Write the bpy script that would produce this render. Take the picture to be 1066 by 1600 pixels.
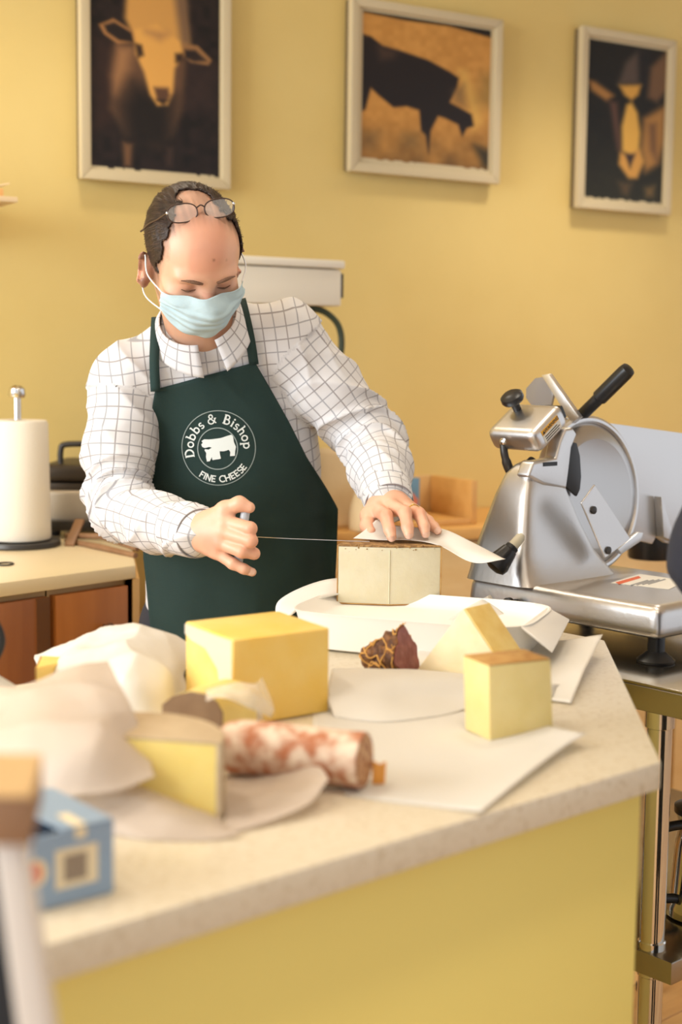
import bpy, bmesh, math, random
import numpy as np
from mathutils import Vector, Matrix, noise as mnoise

random.seed(7)
for o in list(bpy.data.objects):
    bpy.data.objects.remove(o)
SC = bpy.context.scene
COL = SC.collection

# ---------------------------------------------------------------- camera
FPX, PITCH, ROLL = 2222.0, math.radians(6.16), 0.012
CF = np.array([0, math.cos(PITCH), -math.sin(PITCH)])
_r0 = np.array([1.0, 0, 0]); _u0 = np.array([0, math.sin(PITCH), math.cos(PITCH)])
CR = math.cos(ROLL) * _r0 + math.sin(ROLL) * _u0
CU = -math.sin(ROLL) * _r0 + math.cos(ROLL) * _u0
CP = np.array([0, 0, 1.34])
cam = bpy.data.cameras.new('camera')
cam.sensor_fit = 'VERTICAL'; cam.sensor_height = 36.0
cam.lens = FPX * 36.0 / 1600.0
cam.clip_start = 0.05
cam.dof.use_dof = True
cam.dof.focus_distance = 2.28
cam.dof.aperture_fstop = 3.0
camo = bpy.data.objects.new('camera', cam); COL.objects.link(camo)
camo.matrix_world = Matrix(((CR[0], CU[0], -CF[0], CP[0]), (CR[1], CU[1], -CF[1], CP[1]),
                            (CR[2], CU[2], -CF[2], CP[2]), (0, 0, 0, 1)))
SC.camera = camo

# ---------------------------------------------------------------- light
SC.view_settings.view_transform = 'Standard'
SC.view_settings.look = 'None'
SC.view_settings.gamma = 1.0
SC.view_settings.use_curve_mapping = False
SC.view_settings.exposure = 0.0

world = bpy.data.worlds.new('daylight'); SC.world = world
world.use_nodes = True
_bg = world.node_tree.nodes['Background']
_bg.inputs[0].default_value = (0.93, 0.95, 1.0, 1)
_bg.inputs[1].default_value = 0.95

def area_light(name, loc, target, sx, sy, power, col):
    l = bpy.data.lights.new(name, 'AREA'); l.shape = 'RECTANGLE'
    l.size, l.size_y, l.energy, l.color = sx, sy, power, col
    o = bpy.data.objects.new(name, l); COL.objects.link(o)
    o.location = loc
    o.rotation_euler = (Vector(target) - Vector(loc)).to_track_quat('-Z', 'Y').to_euler()
    return o
# daylight from the shop window on the left, behind the camera
area_light('shop_window_daylight', (-3.0, 0.5, 1.9), (0.0, 2.2, 1.1), 2.2, 1.9, 135, (0.91, 0.96, 1.0))

# ---------------------------------------------------------------- pixel -> place
def ray(x, y):
    return CF + CR * (x - 533) / FPX - CU * (y - 800) / FPX
def at(x, y, Y):
    v = ray(x, y); return CP + v * (Y / v[1])
def on(x, y, z):
    v = ray(x, y); return CP + v * ((z - CP[2]) / v[2])
def pl(x, y, P0, N):
    v = ray(x, y); N = np.asarray(N, float)
    return CP + v * (((np.asarray(P0, float) - CP) @ N) / (v @ N))
def nrm(v):
    v = np.asarray(v, float); return v / np.linalg.norm(v)

# ---------------------------------------------------------------- materials
MATS = {}
def mat(name, col, rough=0.5, metal=0.0, noise=None, bump=0.0, bscale=80.0, spec=0.5, sub=0.0,
        transl=0.0, alpha=1.0, coat=0.0, sss=None):
    """noise = (scale, second colour, contrast lo, hi)"""
    if name in MATS: return MATS[name]
    m = bpy.data.materials.new(name); m.use_nodes = True
    nt = m.node_tree; b = nt.nodes['Principled BSDF']; L = nt.links.new
    b.inputs['Base Color'].default_value = (*col, 1)
    b.inputs['Roughness'].default_value = rough
    b.inputs['Metallic'].default_value = metal
    b.inputs['Specular IOR Level'].default_value = spec
    b.inputs['Coat Weight'].default_value = coat
    if sub:
        b.inputs['Subsurface Weight'].default_value = sub
        b.inputs['Subsurface Radius'].default_value = sss or (1, 0.5, 0.25)
        b.inputs['Subsurface Scale'].default_value = 0.006
    tc = nt.nodes.new('ShaderNodeTexCoord')
    if noise:
        n = nt.nodes.new('ShaderNodeTexNoise'); n.inputs['Scale'].default_value = noise[0]
        n.inputs['Detail'].default_value = 6
        L(tc.outputs['Object'], n.inputs['Vector'])
        r = nt.nodes.new('ShaderNodeValToRGB')
        r.color_ramp.elements[0].position = noise[2]; r.color_ramp.elements[0].color = (*col, 1)
        r.color_ramp.elements[1].position = noise[3]; r.color_ramp.elements[1].color = (*noise[1], 1)
        L(n.outputs['Fac'], r.inputs['Fac']); L(r.outputs['Color'], b.inputs['Base Color'])
    if bump:
        n2 = nt.nodes.new('ShaderNodeTexNoise'); n2.inputs['Scale'].default_value = bscale
        n2.inputs['Detail'].default_value = 5
        L(tc.outputs['Object'], n2.inputs['Vector'])
        bp = nt.nodes.new('ShaderNodeBump'); bp.inputs['Strength'].default_value = bump
        bp.inputs['Distance'].default_value = 0.004
        L(n2.outputs['Fac'], bp.inputs['Height']); L(bp.outputs['Normal'], b.inputs['Normal'])
    out = nt.nodes['Material Output']; sh = b.outputs[0]
    if transl:
        t = nt.nodes.new('ShaderNodeBsdfTranslucent'); t.inputs[0].default_value = (*col, 1)
        mx = nt.nodes.new('ShaderNodeMixShader'); mx.inputs[0].default_value = transl
        L(sh, mx.inputs[1]); L(t.outputs[0], mx.inputs[2]); sh = mx.outputs[0]
    if alpha < 1:
        t = nt.nodes.new('ShaderNodeBsdfTransparent')
        mx = nt.nodes.new('ShaderNodeMixShader'); mx.inputs[0].default_value = alpha
        L(t.outputs[0], mx.inputs[1]); L(sh, mx.inputs[2]); sh = mx.outputs[0]
    L(sh, out.inputs['Surface'])
    MATS[name] = m
    return m

def wood_mat(name, c1, c2, axis=0, scale=9.0, rough=0.45):
    if name in MATS: return MATS[name]
    m = mat(name, c1, rough)
    nt = m.node_tree; b = nt.nodes['Principled BSDF']; L = nt.links.new
    tc = nt.nodes.new('ShaderNodeTexCoord'); mp = nt.nodes.new('ShaderNodeMapping')
    s = [scale * 6] * 3; s[axis] = scale * 0.6
    mp.inputs['Scale'].default_value = s
    n = nt.nodes.new('ShaderNodeTexNoise'); n.inputs['Scale'].default_value = 1; n.inputs['Detail'].default_value = 5
    r = nt.nodes.new('ShaderNodeValToRGB')
    r.color_ramp.elements[0].position = 0.3; r.color_ramp.elements[0].color = (*c1, 1)
    r.color_ramp.elements[1].position = 0.7; r.color_ramp.elements[1].color = (*c2, 1)
    L(tc.outputs['Object'], mp.inputs[0]); L(mp.outputs[0], n.inputs['Vector'])
    L(n.outputs['Fac'], r.inputs['Fac']); L(r.outputs['Color'], b.inputs['Base Color'])
    return m

def vcol_mat(name, rough=0.5, spec=0.5, sub=0.0):
    if name in MATS: return MATS[name]
    m = mat(name, (1, 1, 1), rough, spec=spec, sub=sub)
    nt = m.node_tree
    a = nt.nodes.new('ShaderNodeVertexColor'); a.layer_name = 'Col'
    nt.links.new(a.outputs['Color'], nt.nodes['Principled BSDF'].inputs['Base Color'])
    return m

def srgb(r, g, b):
    return tuple(((c / 255) / 12.92 if c / 255 <= 0.04045 else ((c / 255 + 0.055) / 1.055) ** 2.4) for c in (r, g, b))

# ---------------------------------------------------------------- object helpers
def link(o, parent=None):
    COL.objects.link(o)
    if parent is not None:
        o.parent = parent
        o.matrix_parent_inverse = parent_inv(parent)
    return o
def parent_inv(p):
    M = Matrix.Identity(4)
    chain = []
    while p is not None:
        chain.append(p); p = p.parent
    for q in reversed(chain):
        M = M @ q.matrix_parent_inverse @ q.matrix_basis
    return M.inverted()
def thing(name, loc, label, cat, group=None):
    o = bpy.data.objects.new(name, None); o.empty_display_size = 0.05
    COL.objects.link(o); o.location = [float(v) for v in loc]
    return tag(o, label, cat, group)
def tag(o, label=None, cat=None, group=None, kind=None):
    if label: o['label'] = label
    if cat: o['category'] = cat
    if group: o['group'] = group
    if kind: o['kind'] = kind
    return o
def mesh(name, V, Fc, m, parent=None, smooth=False, autos=None):
    me = bpy.data.meshes.new(name)
    me.from_pydata([tuple(map(float, v)) for v in V], [], [tuple(map(int, f)) for f in Fc])
    if smooth: me.polygons.foreach_set('use_smooth', [True] * len(me.polygons))
    me.materials.append(m); me.validate(); me.update()
    o = bpy.data.objects.new(name, me); link(o, parent)
    if autos is not None: sharp(me, autos)
    return o
def sharp(me, ang):
    bm = bmesh.new(); bm.from_mesh(me)
    for e in bm.edges:
        if len(e.link_faces) == 2:
            e.smooth = e.calc_face_angle(0) < math.radians(ang)
    for f in bm.faces: f.smooth = True
    bm.to_mesh(me); bm.free()
def from_bm(name, bm, m, parent=None, autos=40):
    bmesh.ops.recalc_face_normals(bm, faces=bm.faces)
    me = bpy.data.meshes.new(name); bm.to_mesh(me); bm.free()
    me.materials.append(m)
    o = bpy.data.objects.new(name, me); link(o, parent)
    if autos: sharp(me, autos)
    return o
def bevel(bm, w, seg=2, ang=30):
    if w <= 0: return
    bm.normal_update()
    es = [e for e in bm.edges if len(e.link_faces) == 2 and e.calc_face_angle(0) > math.radians(ang)]
    bmesh.ops.bevel(bm, geom=es, offset=w, segments=seg, affect='EDGES', profile=0.6, clamp_overlap=True)
def hexa(name, P8, m, parent=None, bev=0.0, seg=2):
    """8 corners: bottom 4 (ccw) then top 4"""
    bm = bmesh.new(); v = [bm.verts.new(tuple(map(float, p))) for p in P8]
    for f in ((3, 2, 1, 0), (4, 5, 6, 7), (0, 1, 5, 4), (1, 2, 6, 5), (2, 3, 7, 6), (3, 0, 4, 7)):
        bm.faces.new([v[i] for i in f])
    bevel(bm, bev, seg)
    return from_bm(name, bm, m, parent)
def obox(name, c, ax, ay, az, m, parent=None, bev=0.0, seg=2):
    """oriented box: centre c, half axes as vectors"""
    c, ax, ay, az = (np.asarray(v, float) for v in (c, ax, ay, az))
    P = [c - ax - ay - az, c + ax - ay - az, c + ax + ay - az, c - ax + ay - az,
         c - ax - ay + az, c + ax - ay + az, c + ax + ay + az, c - ax + ay + az]
    return hexa(name, P, m, parent, bev, seg)
def prism(name, pts, ext, m, parent=None, bev=0.0, seg=2, autos=40):
    """polygon (3d pts) extruded by the vector ext"""
    bm = bmesh.new(); n = len(pts); ext = np.asarray(ext, float)
    a = [bm.verts.new(tuple(map(float, p))) for p in pts]
    b = [bm.verts.new(tuple(map(float, np.asarray(p) + ext))) for p in pts]
    bm.faces.new(a); bm.faces.new(b[::-1])
    for i in range(n):
        bm.faces.new((a[i], b[i], b[(i + 1) % n], a[(i + 1) % n]))
    bevel(bm, bev, seg)
    return from_bm(name, bm, m, parent, autos)
def frames(path, up=(0, 0, 1)):
    path = np.asarray(path, float); T = np.gradient(path, axis=0)
    T /= np.linalg.norm(T, axis=1)[:, None] + 1e-12
    N = []; n = np.asarray(up, float)
    for t in T:
        n = n - (n @ t) * t
        if np.linalg.norm(n) < 1e-6: n = np.cross(t, (1, 0.3, 0.2))
        n = n / np.linalg.norm(n); N.append(n)
    N = np.array(N); return path, T, N, np.cross(T, N)
def tube_mesh(path, rad, seg=12, caps=True, up=(0, 0, 1), sy=1.0, closed=False):
    path, T, N, B = frames(path, up); n = len(path)
    rad = np.broadcast_to(np.asarray(rad, float), (n,))
    V, Fc = [], []
    for i in range(n):
        for j in range(seg):
            a = 2 * math.pi * j / seg
            V.append(path[i] + rad[i] * (math.cos(a) * N[i] + sy * math.sin(a) * B[i]))
    for i in range(n - 1 + (1 if closed else 0)):
        for j in range(seg):
            k = (j + 1) % seg; i2 = (i + 1) % n
            Fc.append((i * seg + j, i * seg + k, i2 * seg + k, i2 * seg + j))
    if caps and not closed:
        Fc.append(tuple(range(seg))[::-1]); Fc.append(tuple((n - 1) * seg + j for j in range(seg)))
    return V, Fc
def tube(name, path, rad, m, parent=None, seg=12, caps=True, up=(0, 0, 1), sy=1.0, closed=False):
    V, Fc = tube_mesh(path, rad, seg, caps, up, sy, closed)
    return mesh(name, V, Fc, m, parent, autos=50)
def lathe(name, prof, c, axis, m, parent=None, seg=32):
    """prof: (radius, height) pairs along axis from c"""
    a = nrm(axis); x = np.cross(a, (0.31, 0.9, 0.2)); x = nrm(x); y = np.cross(a, x); c = np.asarray(c, float)
    V, Fc = [], []
    for r, h in prof:
        for j in range(seg):
            t = 2 * math.pi * j / seg
            V.append(c + a * h + r * (math.cos(t) * x + math.sin(t) * y))
    for i in range(len(prof) - 1):
        for j in range(seg):
            k = (j + 1) % seg
            Fc.append((i * seg + j, i * seg + k, (i + 1) * seg + k, (i + 1) * seg + j))
    Fc.append(tuple(range(seg))[::-1]); Fc.append(tuple((len(prof) - 1) * seg + j for j in range(seg)))
    return mesh(name, V, Fc, m, parent, autos=35)
def smoothpath(pts, n=40):
    """Catmull-Rom through points"""
    P = [np.asarray(p, float) for p in pts]; P = [2 * P[0] - P[1]] + P + [2 * P[-1] - P[-2]]
    out = []; seg = len(P) - 3
    for k in range(n):
        t = k / (n - 1) * seg; i = min(int(t), seg - 1); u = t - i
        a, b, c, d = P[i:i + 4]
        out.append(0.5 * (2 * b + (c - a) * u + (2 * a - 5 * b + 4 * c - d) * u * u + (3 * b - a - 3 * c + d) * u ** 3))
    return np.array(out)
def cgrid(C, nu, nv):
    """Catmull-Rom surface through control grid C[i][j]"""
    C = np.asarray(C, float)
    rows = np.array([smoothpath(r, nv) for r in C])
    return np.array([smoothpath(rows[:, j], nu) for j in range(nv)]).transpose(1, 0, 2)
def grid_faces(nu, nv):
    return [(i * nv + j, i * nv + j + 1, (i + 1) * nv + j + 1, (i + 1) * nv + j) for i in range(nu - 1) for j in range(nv - 1)]
def vnoise(p, s, seed=0.0):
    return mnoise.noise(Vector((p[0] * s + seed, p[1] * s - seed, p[2] * s + 2 * seed)))
def text_polys(body, size, bold=0.0):
    """built-in font outline as a flat mesh in its xy plane, x centred"""
    cu = bpy.data.curves.new('lettering', 'FONT'); cu.body = body; cu.size = size; cu.align_x = 'CENTER'; cu.align_y = 'CENTER'
    cu.offset = bold
    o = bpy.data.objects.new('lettering', cu); COL.objects.link(o)
    dg = bpy.context.evaluated_depsgraph_get(); dg.update()
    me = bpy.data.meshes.new_from_object(o.evaluated_get(dg))
    V = np.array([v.co[:] for v in me.vertices]); Fc = [tuple(p.vertices) for p in me.polygons]
    bpy.data.objects.remove(o); bpy.data.curves.remove(cu); bpy.data.meshes.remove(me)
    return V, Fc
# ================================================================ the setting
WD = nrm((0.8598, 0.5109, 0)); WN = np.array([0.5109, -0.8598, 0.0]); W0 = np.array([0.016, 3.979, 0.0])
Z = np.array([0, 0, 1.0])
M_wall = mat('yellow_wall_paint', srgb(222, 196, 123), 0.75, noise=(3.0, srgb(226, 201, 129), 0.35, 0.65), bump=0.08, bscale=260)
def wallp(t, z, off=0.0):
    return W0 + WD * t + WN * off + Z * z
wl = hexa('wall_back', [wallp(-3.4, 0, 0), wallp(4.2, 0, 0), wallp(4.2, 0, -0.12), wallp(-3.4, 0, -0.12),
                        wallp(-3.4, 2.75, 0), wallp(4.2, 2.75, 0), wallp(4.2, 2.75, -0.12), wallp(-3.4, 2.75, -0.12)], M_wall)
tag(wl, kind='structure')
M_base = mat('white_trim', srgb(226, 214, 190), 0.5)
bb = hexa('baseboard_back', [wallp(-3.4, 0.01, 0.016), wallp(4.2, 0.01, 0.016), wallp(4.2, 0.01, 0.001), wallp(-3.4, 0.01, 0.001),
                             wallp(-3.4, 0.11, 0.016), wallp(4.2, 0.11, 0.016), wallp(4.2, 0.11, 0.001), wallp(-3.4, 0.11, 0.001)], M_base, bev=0.003)
tag(bb, kind='structure')
# floor of boards
M_sub = mat('floor_joint', srgb(92, 62, 34), 0.8)
fl = mesh('floor', [(-4, -2.5, -0.012), (5, -2.5, -0.012), (5, 7, -0.012), (-4, 7, -0.012)], [(0, 1, 2, 3)], M_sub)
tag(fl, kind='structure')
M_planks = [wood_mat('floor_board_%d' % k, srgb(*c1), srgb(*c2), axis=0, scale=5) for k, (c1, c2) in enumerate(
    [((206, 158, 96), (222, 178, 118)), ((196, 146, 86), (214, 166, 104)), ((214, 170, 110), (228, 188, 130))])]
def plank_mesh(m, L, Wd):
    bm = bmesh.new(); bmesh.ops.create_cube(bm, size=1.0)
    for v in bm.verts: v.co = Vector((v.co.x * L, v.co.y * Wd, v.co.z * 0.012 - 0.006))
    bevel(bm, 0.0015, 1)
    me = bpy.data.meshes.new('board'); bm.to_mesh(me); bm.free(); me.materials.append(m); return me
PM = [plank_mesh(m, 2.196, 0.138) for m in M_planks]
ang = math.radians(41.6)
ux, uy = np.array([math.cos(ang), math.sin(ang)]), np.array([-math.sin(ang), math.cos(ang)])
for r in range(-26, 36):
    for k in range(-2, 3):
        c = np.array([0.3, 1.8]) + ux * ((k + 0.37 * (r % 3)) * 2.2) + uy * (r * 0.14)
        if not (-2.9 < c[0] < 3.9 and -1.6 < c[1] < 5.6): continue
        if (c - W0[:2]) @ WN[:2] < -0.4: continue
        o = bpy.data.objects.new('board', PM[(r * 7 + k * 3) % 3]); link(o, fl)
        o.location = (c[0], c[1], 0.0); o.rotation_euler = (0, 0, ang)
M_ceil = mat('ceiling_paint', srgb(236, 228, 208), 0.8)
ce = mesh('ceiling', [(-4, -1.2, 2.75), (-4, 7, 2.75), (5, 7, 2.75), (5, -1.2, 2.75)], [(0, 1, 2, 3)], M_ceil)
tag(ce, kind='structure')
# warm recessed downlights in the ceiling
M_trimring = mat('downlight_trim', srgb(230, 228, 222), 0.4)
M_glow = bpy.data.materials.new('warm_lamp_glow'); M_glow.use_nodes = True
_b = M_glow.node_tree.nodes['Principled BSDF']; _b.inputs['Emission Color'].default_value = (1, 0.84, 0.62, 1); _b.inputs['Emission Strength'].default_value = 12
def downlight(x, y, power, label, size=0.14, spread=110):
    t = thing('ceiling_downlight', (x, y, 2.75), label, 'ceiling light', 'recessed downlights')
    lathe('trim_ring', [(0.075, 0), (0.105, 0), (0.105, -0.012), (0.075, -0.02)], (x, y, 2.75), Z, M_trimring, t)
    lathe('lamp_lens', [(0.005, -0.003), (0.074, -0.003), (0.074, -0.008), (0.005, -0.008)], (x, y, 2.75), Z, M_glow, t)
    l = bpy.data.lights.new('downlight_beam', 'SPOT'); l.energy = power; l.color = (1.0, 0.89, 0.74)
    l.spot_size = math.radians(spread); l.spot_blend = 0.8; l.shadow_soft_size = size
    o = bpy.data.objects.new('downlight_beam', l); link(o, t); o.location = (x, y, 2.72)
downlight(0.95, 3.75, 85, 'recessed ceiling downlight nearest the goat picture')
downlight(-0.55, 3.0, 38, 'recessed ceiling downlight nearest the sheep picture')
downlight(0.35, 2.25, 36, 'recessed ceiling downlight above the meat slicer')
downlight(-0.75, 1.3, 45, 'recessed ceiling downlight above the wrapping papers')
downlight(0.3, 0.9, 40, 'recessed ceiling downlight nearest the counter front')

# ================================================================ peninsula counter
CD = np.array([0.747, 0.664, 0.0]); CN = np.array([-0.664, 0.747, 0.0])      # along the front, towards the man
CO = np.array([-0.212, 0.975, 0.0])
def cpt(t, d, z): return CO + CD * t + CN * d + Z * z
ct0 = np.array([0.342, 1.468, 0]); ct1 = np.array([0.403, 2.126, 0])
tF = (ct0 - CO) @ CD; tB = (ct1 - CO) @ CD; dB = (ct1 - CO) @ CN
M_quartz = mat('speckled_cream_quartz', srgb(224, 212, 188), 0.28, noise=(140, srgb(200, 182, 150), 0.52, 0.75))
M_panel = mat('yellow_green_panel', srgb(245, 222, 122), 0.6, noise=(2, srgb(248, 226, 127), 0.3, 0.7))
counter = thing('peninsula_counter', cpt(0.2, 0.36, 0), 'yellow serving counter with pale speckled stone top and cut-off corner', 'counter')
TOP = [cpt(-0.95, 0, 0.89), cpt(tF, 0, 0.89), cpt(tB, dB, 0.89), cpt(tB, 0.74, 0.89), cpt(-0.95, 0.74, 0.89)]
prism('worktop', TOP, Z * 0.03, M_quartz, counter, bev=0.0025, seg=2)
s = 0.03
PAN = [cpt(-0.93, s, 0.0), cpt(tF + .008, s, 0), cpt(tB - .02, dB + .006, 0), cpt(tB - .02, 0.71, 0), cpt(-0.93, 0.71, 0)]
prism('base_panel', [p + Z * 0.08 for p in PAN], Z * 0.81, M_panel, counter, bev=0.003, seg=1)
M_kick = mat('dark_toe_kick', srgb(60, 48, 34), 0.7)
s = 0.08
prism('toe_kick', [cpt(-0.93, s, 0.0), cpt(tF - s * 0.5, s, 0), cpt(tB - s, dB - s * 0.6, 0), cpt(tB - s, 0.66, 0), cpt(-0.93, 0.66, 0)], Z * 0.08, M_kick, counter)

# ================================================================ pictures on the wall
def poly_sd(X, Y, P):
    P = np.asarray(P, float); d = np.full(X.shape, 1e9); inside = np.zeros(X.shape, bool)
    for i in range(len(P)):
        ax, ay = P[i]; bx, by = P[i - 1]
        ex, ey = bx - ax, by - ay; wx, wy = X - ax, Y - ay
        t = np.clip((wx * ex + wy * ey) / (ex * ex + ey * ey + 1e-9), 0, 1)
        d = np.minimum(d, (wx - ex * t) ** 2 + (wy - ey * t) ** 2)
        c = ((ay <= Y) & (by > Y)) | ((by <= Y) & (ay > Y))
        with np.errstate(divide='ignore', invalid='ignore'):
            inside ^= c & (X < ax + (Y - ay) * (bx - ax) / ((by - ay) if by != ay else 1e-9))
    d = np.sqrt(d); return np.where(inside, -d, d)
def npnoise(X, Y, s, seed):
    rs = np.random.RandomState(seed); G = rs.rand(64, 64)
    x, y = X * s, Y * s; i, j = np.floor(x).astype(int), np.floor(y).astype(int)
    u, v = x - i, y - j; u = u * u * (3 - 2 * u); v = v * v * (3 - 2 * v)
    g = lambda a, b: G[a % 64, b % 64]
    return (g(i, j) * (1 - u) + g(i + 1, j) * u) * (1 - v) + (g(i, j + 1) * (1 - u) + g(i + 1, j + 1) * u) * v
def sstep0(t):
    t = np.clip(t, 0, 1); return t * t * (3 - 2 * t)
def lay(img, X, Y, P, c, soft, k=1.0):
    a = sstep0(0.5 - poly_sd(X, Y, P) / (soft * 1.9))[..., None] * k
    return img * (1 - a) + a * np.array(c, float)
def sheep(X, Y):
    q = lambda L: [(100 + x / 3.807, y / 3.807) for x, y in L]
    n = npnoise(X, Y, .09, 1); im = np.stack([16 + 22 * n, 12 + 15 * n, 11 + 14 * n], -1)
    im = lay(im, X, Y, q([(160, 230), (320, 300), (290, 760), (170, 800)]), (50, 32, 26), 18, .8)
    im = lay(im, X, Y, q([(700, 330), (920, 340), (910, 620), (700, 650)]), (54, 38, 34), 20, .7)
    im = lay(im, X, Y, q([(370, -230), (690, -230), (705, 20), (740, 230), (640, 300), (430, 300), (350, 130)]), (205, 152, 80), 8)
    im = lay(im, X, Y, q([(620, -230), (720, -230), (745, 230), (690, 240)]), (120, 92, 66), 10)
    im = lay(im, X, Y, q([(310, 280), (720, 320), (695, 640), (640, 800), (560, 880), (360, 820), (265, 660), (280, 470)]), (96, 68, 48), 9)
    im = lay(im, X, Y, q([(400, 500), (640, 560), (640, 900), (360, 900), (330, 640)]), (26, 20, 17), 26)
    im = lay(im, X, Y, q([(300, 300), (400, 290), (380, 420), (300, 560), (280, 470)]), (170, 122, 78), 16, .8)
    im = lay(im, X, Y, q([(200, 190), (285, 142), (400, 195), (425, 262), (310, 285), (230, 240)]), (160, 112, 66), 3)
    im = lay(im, X, Y, q([(232, 190), (290, 165), (390, 210), (405, 262), (320, 262), (250, 225)]), (34, 25, 22), 3)
    im = lay(im, X, Y, q([(690, 235), (790, 230), (880, 310), (855, 345), (745, 340), (690, 300)]), (150, 108, 66), 3)
    im = lay(im, X, Y, q([(705, 268), (775, 262), (845, 318), (770, 330), (712, 315)]), (38, 28, 25), 4)
    im = lay(im, X, Y, q([(405, 190), (540, 140), (680, 220), (705, 290), (650, 390), (640, 530), (606, 612), (545, 622), (500, 560), (465, 430), (415, 330)]), (222, 165, 84), 5)
    im = lay(im, X, Y, q([(480, 190), (600, 190), (560, 220)]), (160, 116, 74), 14)
    im = lay(im, X, Y, q([(415, 270), (450, 275), (462, 330), (430, 350)]), (40, 26, 20), 5)
    im = lay(im, X, Y, q([(655, 300), (700, 290), (690, 340), (655, 350)]), (40, 26, 20), 5)
    im = lay(im, X, Y, q([(525, 515), (610, 510), (620, 560), (590, 600), (545, 595)]), (92, 62, 44), 5)
    im = lay(im, X, Y, q([(540, 585), (610, 580), (580, 612)]), (40, 28, 22), 4)
    im = lay(im, X, Y, q([(345, 850), (400, 860), (392, 990), (352, 990)]), (110, 78, 52), 7)
    im = lay(im, X, Y, q([(600, 870), (640, 870), (630, 980), (600, 980)]), (58, 42, 36), 8)
    return im
def bull(X, Y):
    q = lambda L: [(520 + x / 3.553, y / 3.553) for x, y in L]
    n = npnoise(X, Y, .12, 3); n2 = npnoise(X, Y, .04, 4)
    im = np.stack([190 + 20 * n, 134 + 18 * n, 62 + 14 * n], -1)
    t = np.clip((Y - 180) / 90, 0, 1)[..., None]; im = im * (1 - .35 * t * (0.5 + n2[..., None]))
    im = lay(im, X, Y, q([(100, -60), (960, -60), (960, 225), (860, 200), (640, 140), (400, 110), (140, 60)]), (22, 18, 12), 3)
    im = lay(im, X, Y, q([(690, 390), (730, 390), (800, 560), (830, 680), (780, 720), (740, 560)]), (214, 168, 84), 14)
    im = lay(im, X, Y, q([(830, 420), (900, 420), (900, 620), (800, 560)]), (120, 104, 54), 24, .6)
    im = lay(im, X, Y, q([(140, 180), (210, 200), (270, 250), (370, 278), (520, 330), (640, 395), (692, 430), (682, 480), (640, 565), (765, 635), (778, 700), (738, 712), (712, 760), (690, 690), (610, 650), (575, 640), (533, 720), (522, 850), (505, 745), (480, 720), (470, 605), (400, 582), (330, 588), (250, 520), (208, 478), (178, 595), (140, 620)]), (28, 20, 20), 3)
    im = lay(im, X, Y, q([(240, 250), (350, 280), (330, 320), (260, 330)]), (92, 66, 48), 10, .6)
    im = lay(im, X, Y, q([(660, 500), (720, 470), (730, 590), (670, 560)]), (110, 88, 56), 12, .7)
    im = lay(im, X, Y, q([(780, 810), (900, 850), (890, 970), (830, 930)]), (44, 40, 26), 10, .9)
    im = lay(im, X, Y, q([(150, 720), (240, 730), (230, 800), (160, 800)]), (96, 76, 46), 16, .6)
    im = lay(im, X, Y, q([(380, 740), (470, 740), (460, 810), (390, 810)]), (100, 80, 46), 16, .6)
    return im
def goat(X, Y):
    q = lambda L: [(860 + x / 4.704, 20 + y / 4.704) for x, y in L]
    n = npnoise(X, Y, .1, 5); t = np.clip((Y - 180) / 140, 0, 1)
    im = np.stack([15 + 6 * n + 22 * t, 14 + 5 * n + 22 * t, 11 + 4 * n + 12 * t], -1)
    im = lay(im, X, Y, q([(490, 520), (545, 360), (640, 270), (700, 300), (670, 520)]), (84, 70, 62), 8)
    im = lay(im, X, Y, q([(640, 270), (740, 290), (720, 560), (650, 540)]), (22, 20, 22), 8)
    im = lay(im, X, Y, q([(730, 400), (870, 270), (880, 560), (780, 660), (710, 620)]), (112, 82, 56), 8)
    im = lay(im, X, Y, q([(280, 480), (330, 495), (470, 600), (410, 640), (300, 560)]), (164, 116, 60), 6)
    im = lay(im, X, Y, q([(430, 640), (490, 650), (520, 1010), (490, 1000)]), (92, 62, 50), 7)
    im = lay(im, X, Y, q([(680, 770), (860, 670), (845, 960), (800, 1110), (700, 1170), (660, 1000)]), (172, 124, 64), 10)
    im = lay(im, X, Y, q([(730, 820), (770, 820), (780, 1080), (740, 1000)]), (100, 70, 48), 10)
    im = lay(im, X, Y, q([(500, 525), (665, 525), (645, 600), (592, 640), (540, 600)]), (214, 160, 70), 5)
    im = lay(im, X, Y, q([(555, 670), (595, 650), (640, 730), (660, 880), (650, 1010), (600, 1050), (525, 1010), (520, 830)]), (222, 172, 78), 5)
    im = lay(im, X, Y, q([(508, 1020), (570, 1030), (660, 1000), (690, 1090), (640, 1215), (575, 1215), (500, 1110)]), (206, 152, 74), 5)
    im = lay(im, X, Y, q([(548, 1035), (622, 1035), (600, 1090), (585, 1140), (570, 1090)]), (44, 34, 34), 4)
    im = lay(im, X, Y, q([(500, 1240), (600, 1250), (570, 1340), (530, 1330)]), (84, 66, 44), 9)
    im = lay(im, X, Y, q([(700, 1290), (770, 1270), (760, 1350), (710, 1350)]), (116, 92, 54), 9)
    return im
M_frame = mat('cream_frame', srgb(206, 190, 154), 0.5)
M_frameside = mat('frame_back_board', srgb(110, 92, 62), 0.7)
M_print = vcol_mat('animal_photo_print', 0.42, 0.35)
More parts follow.
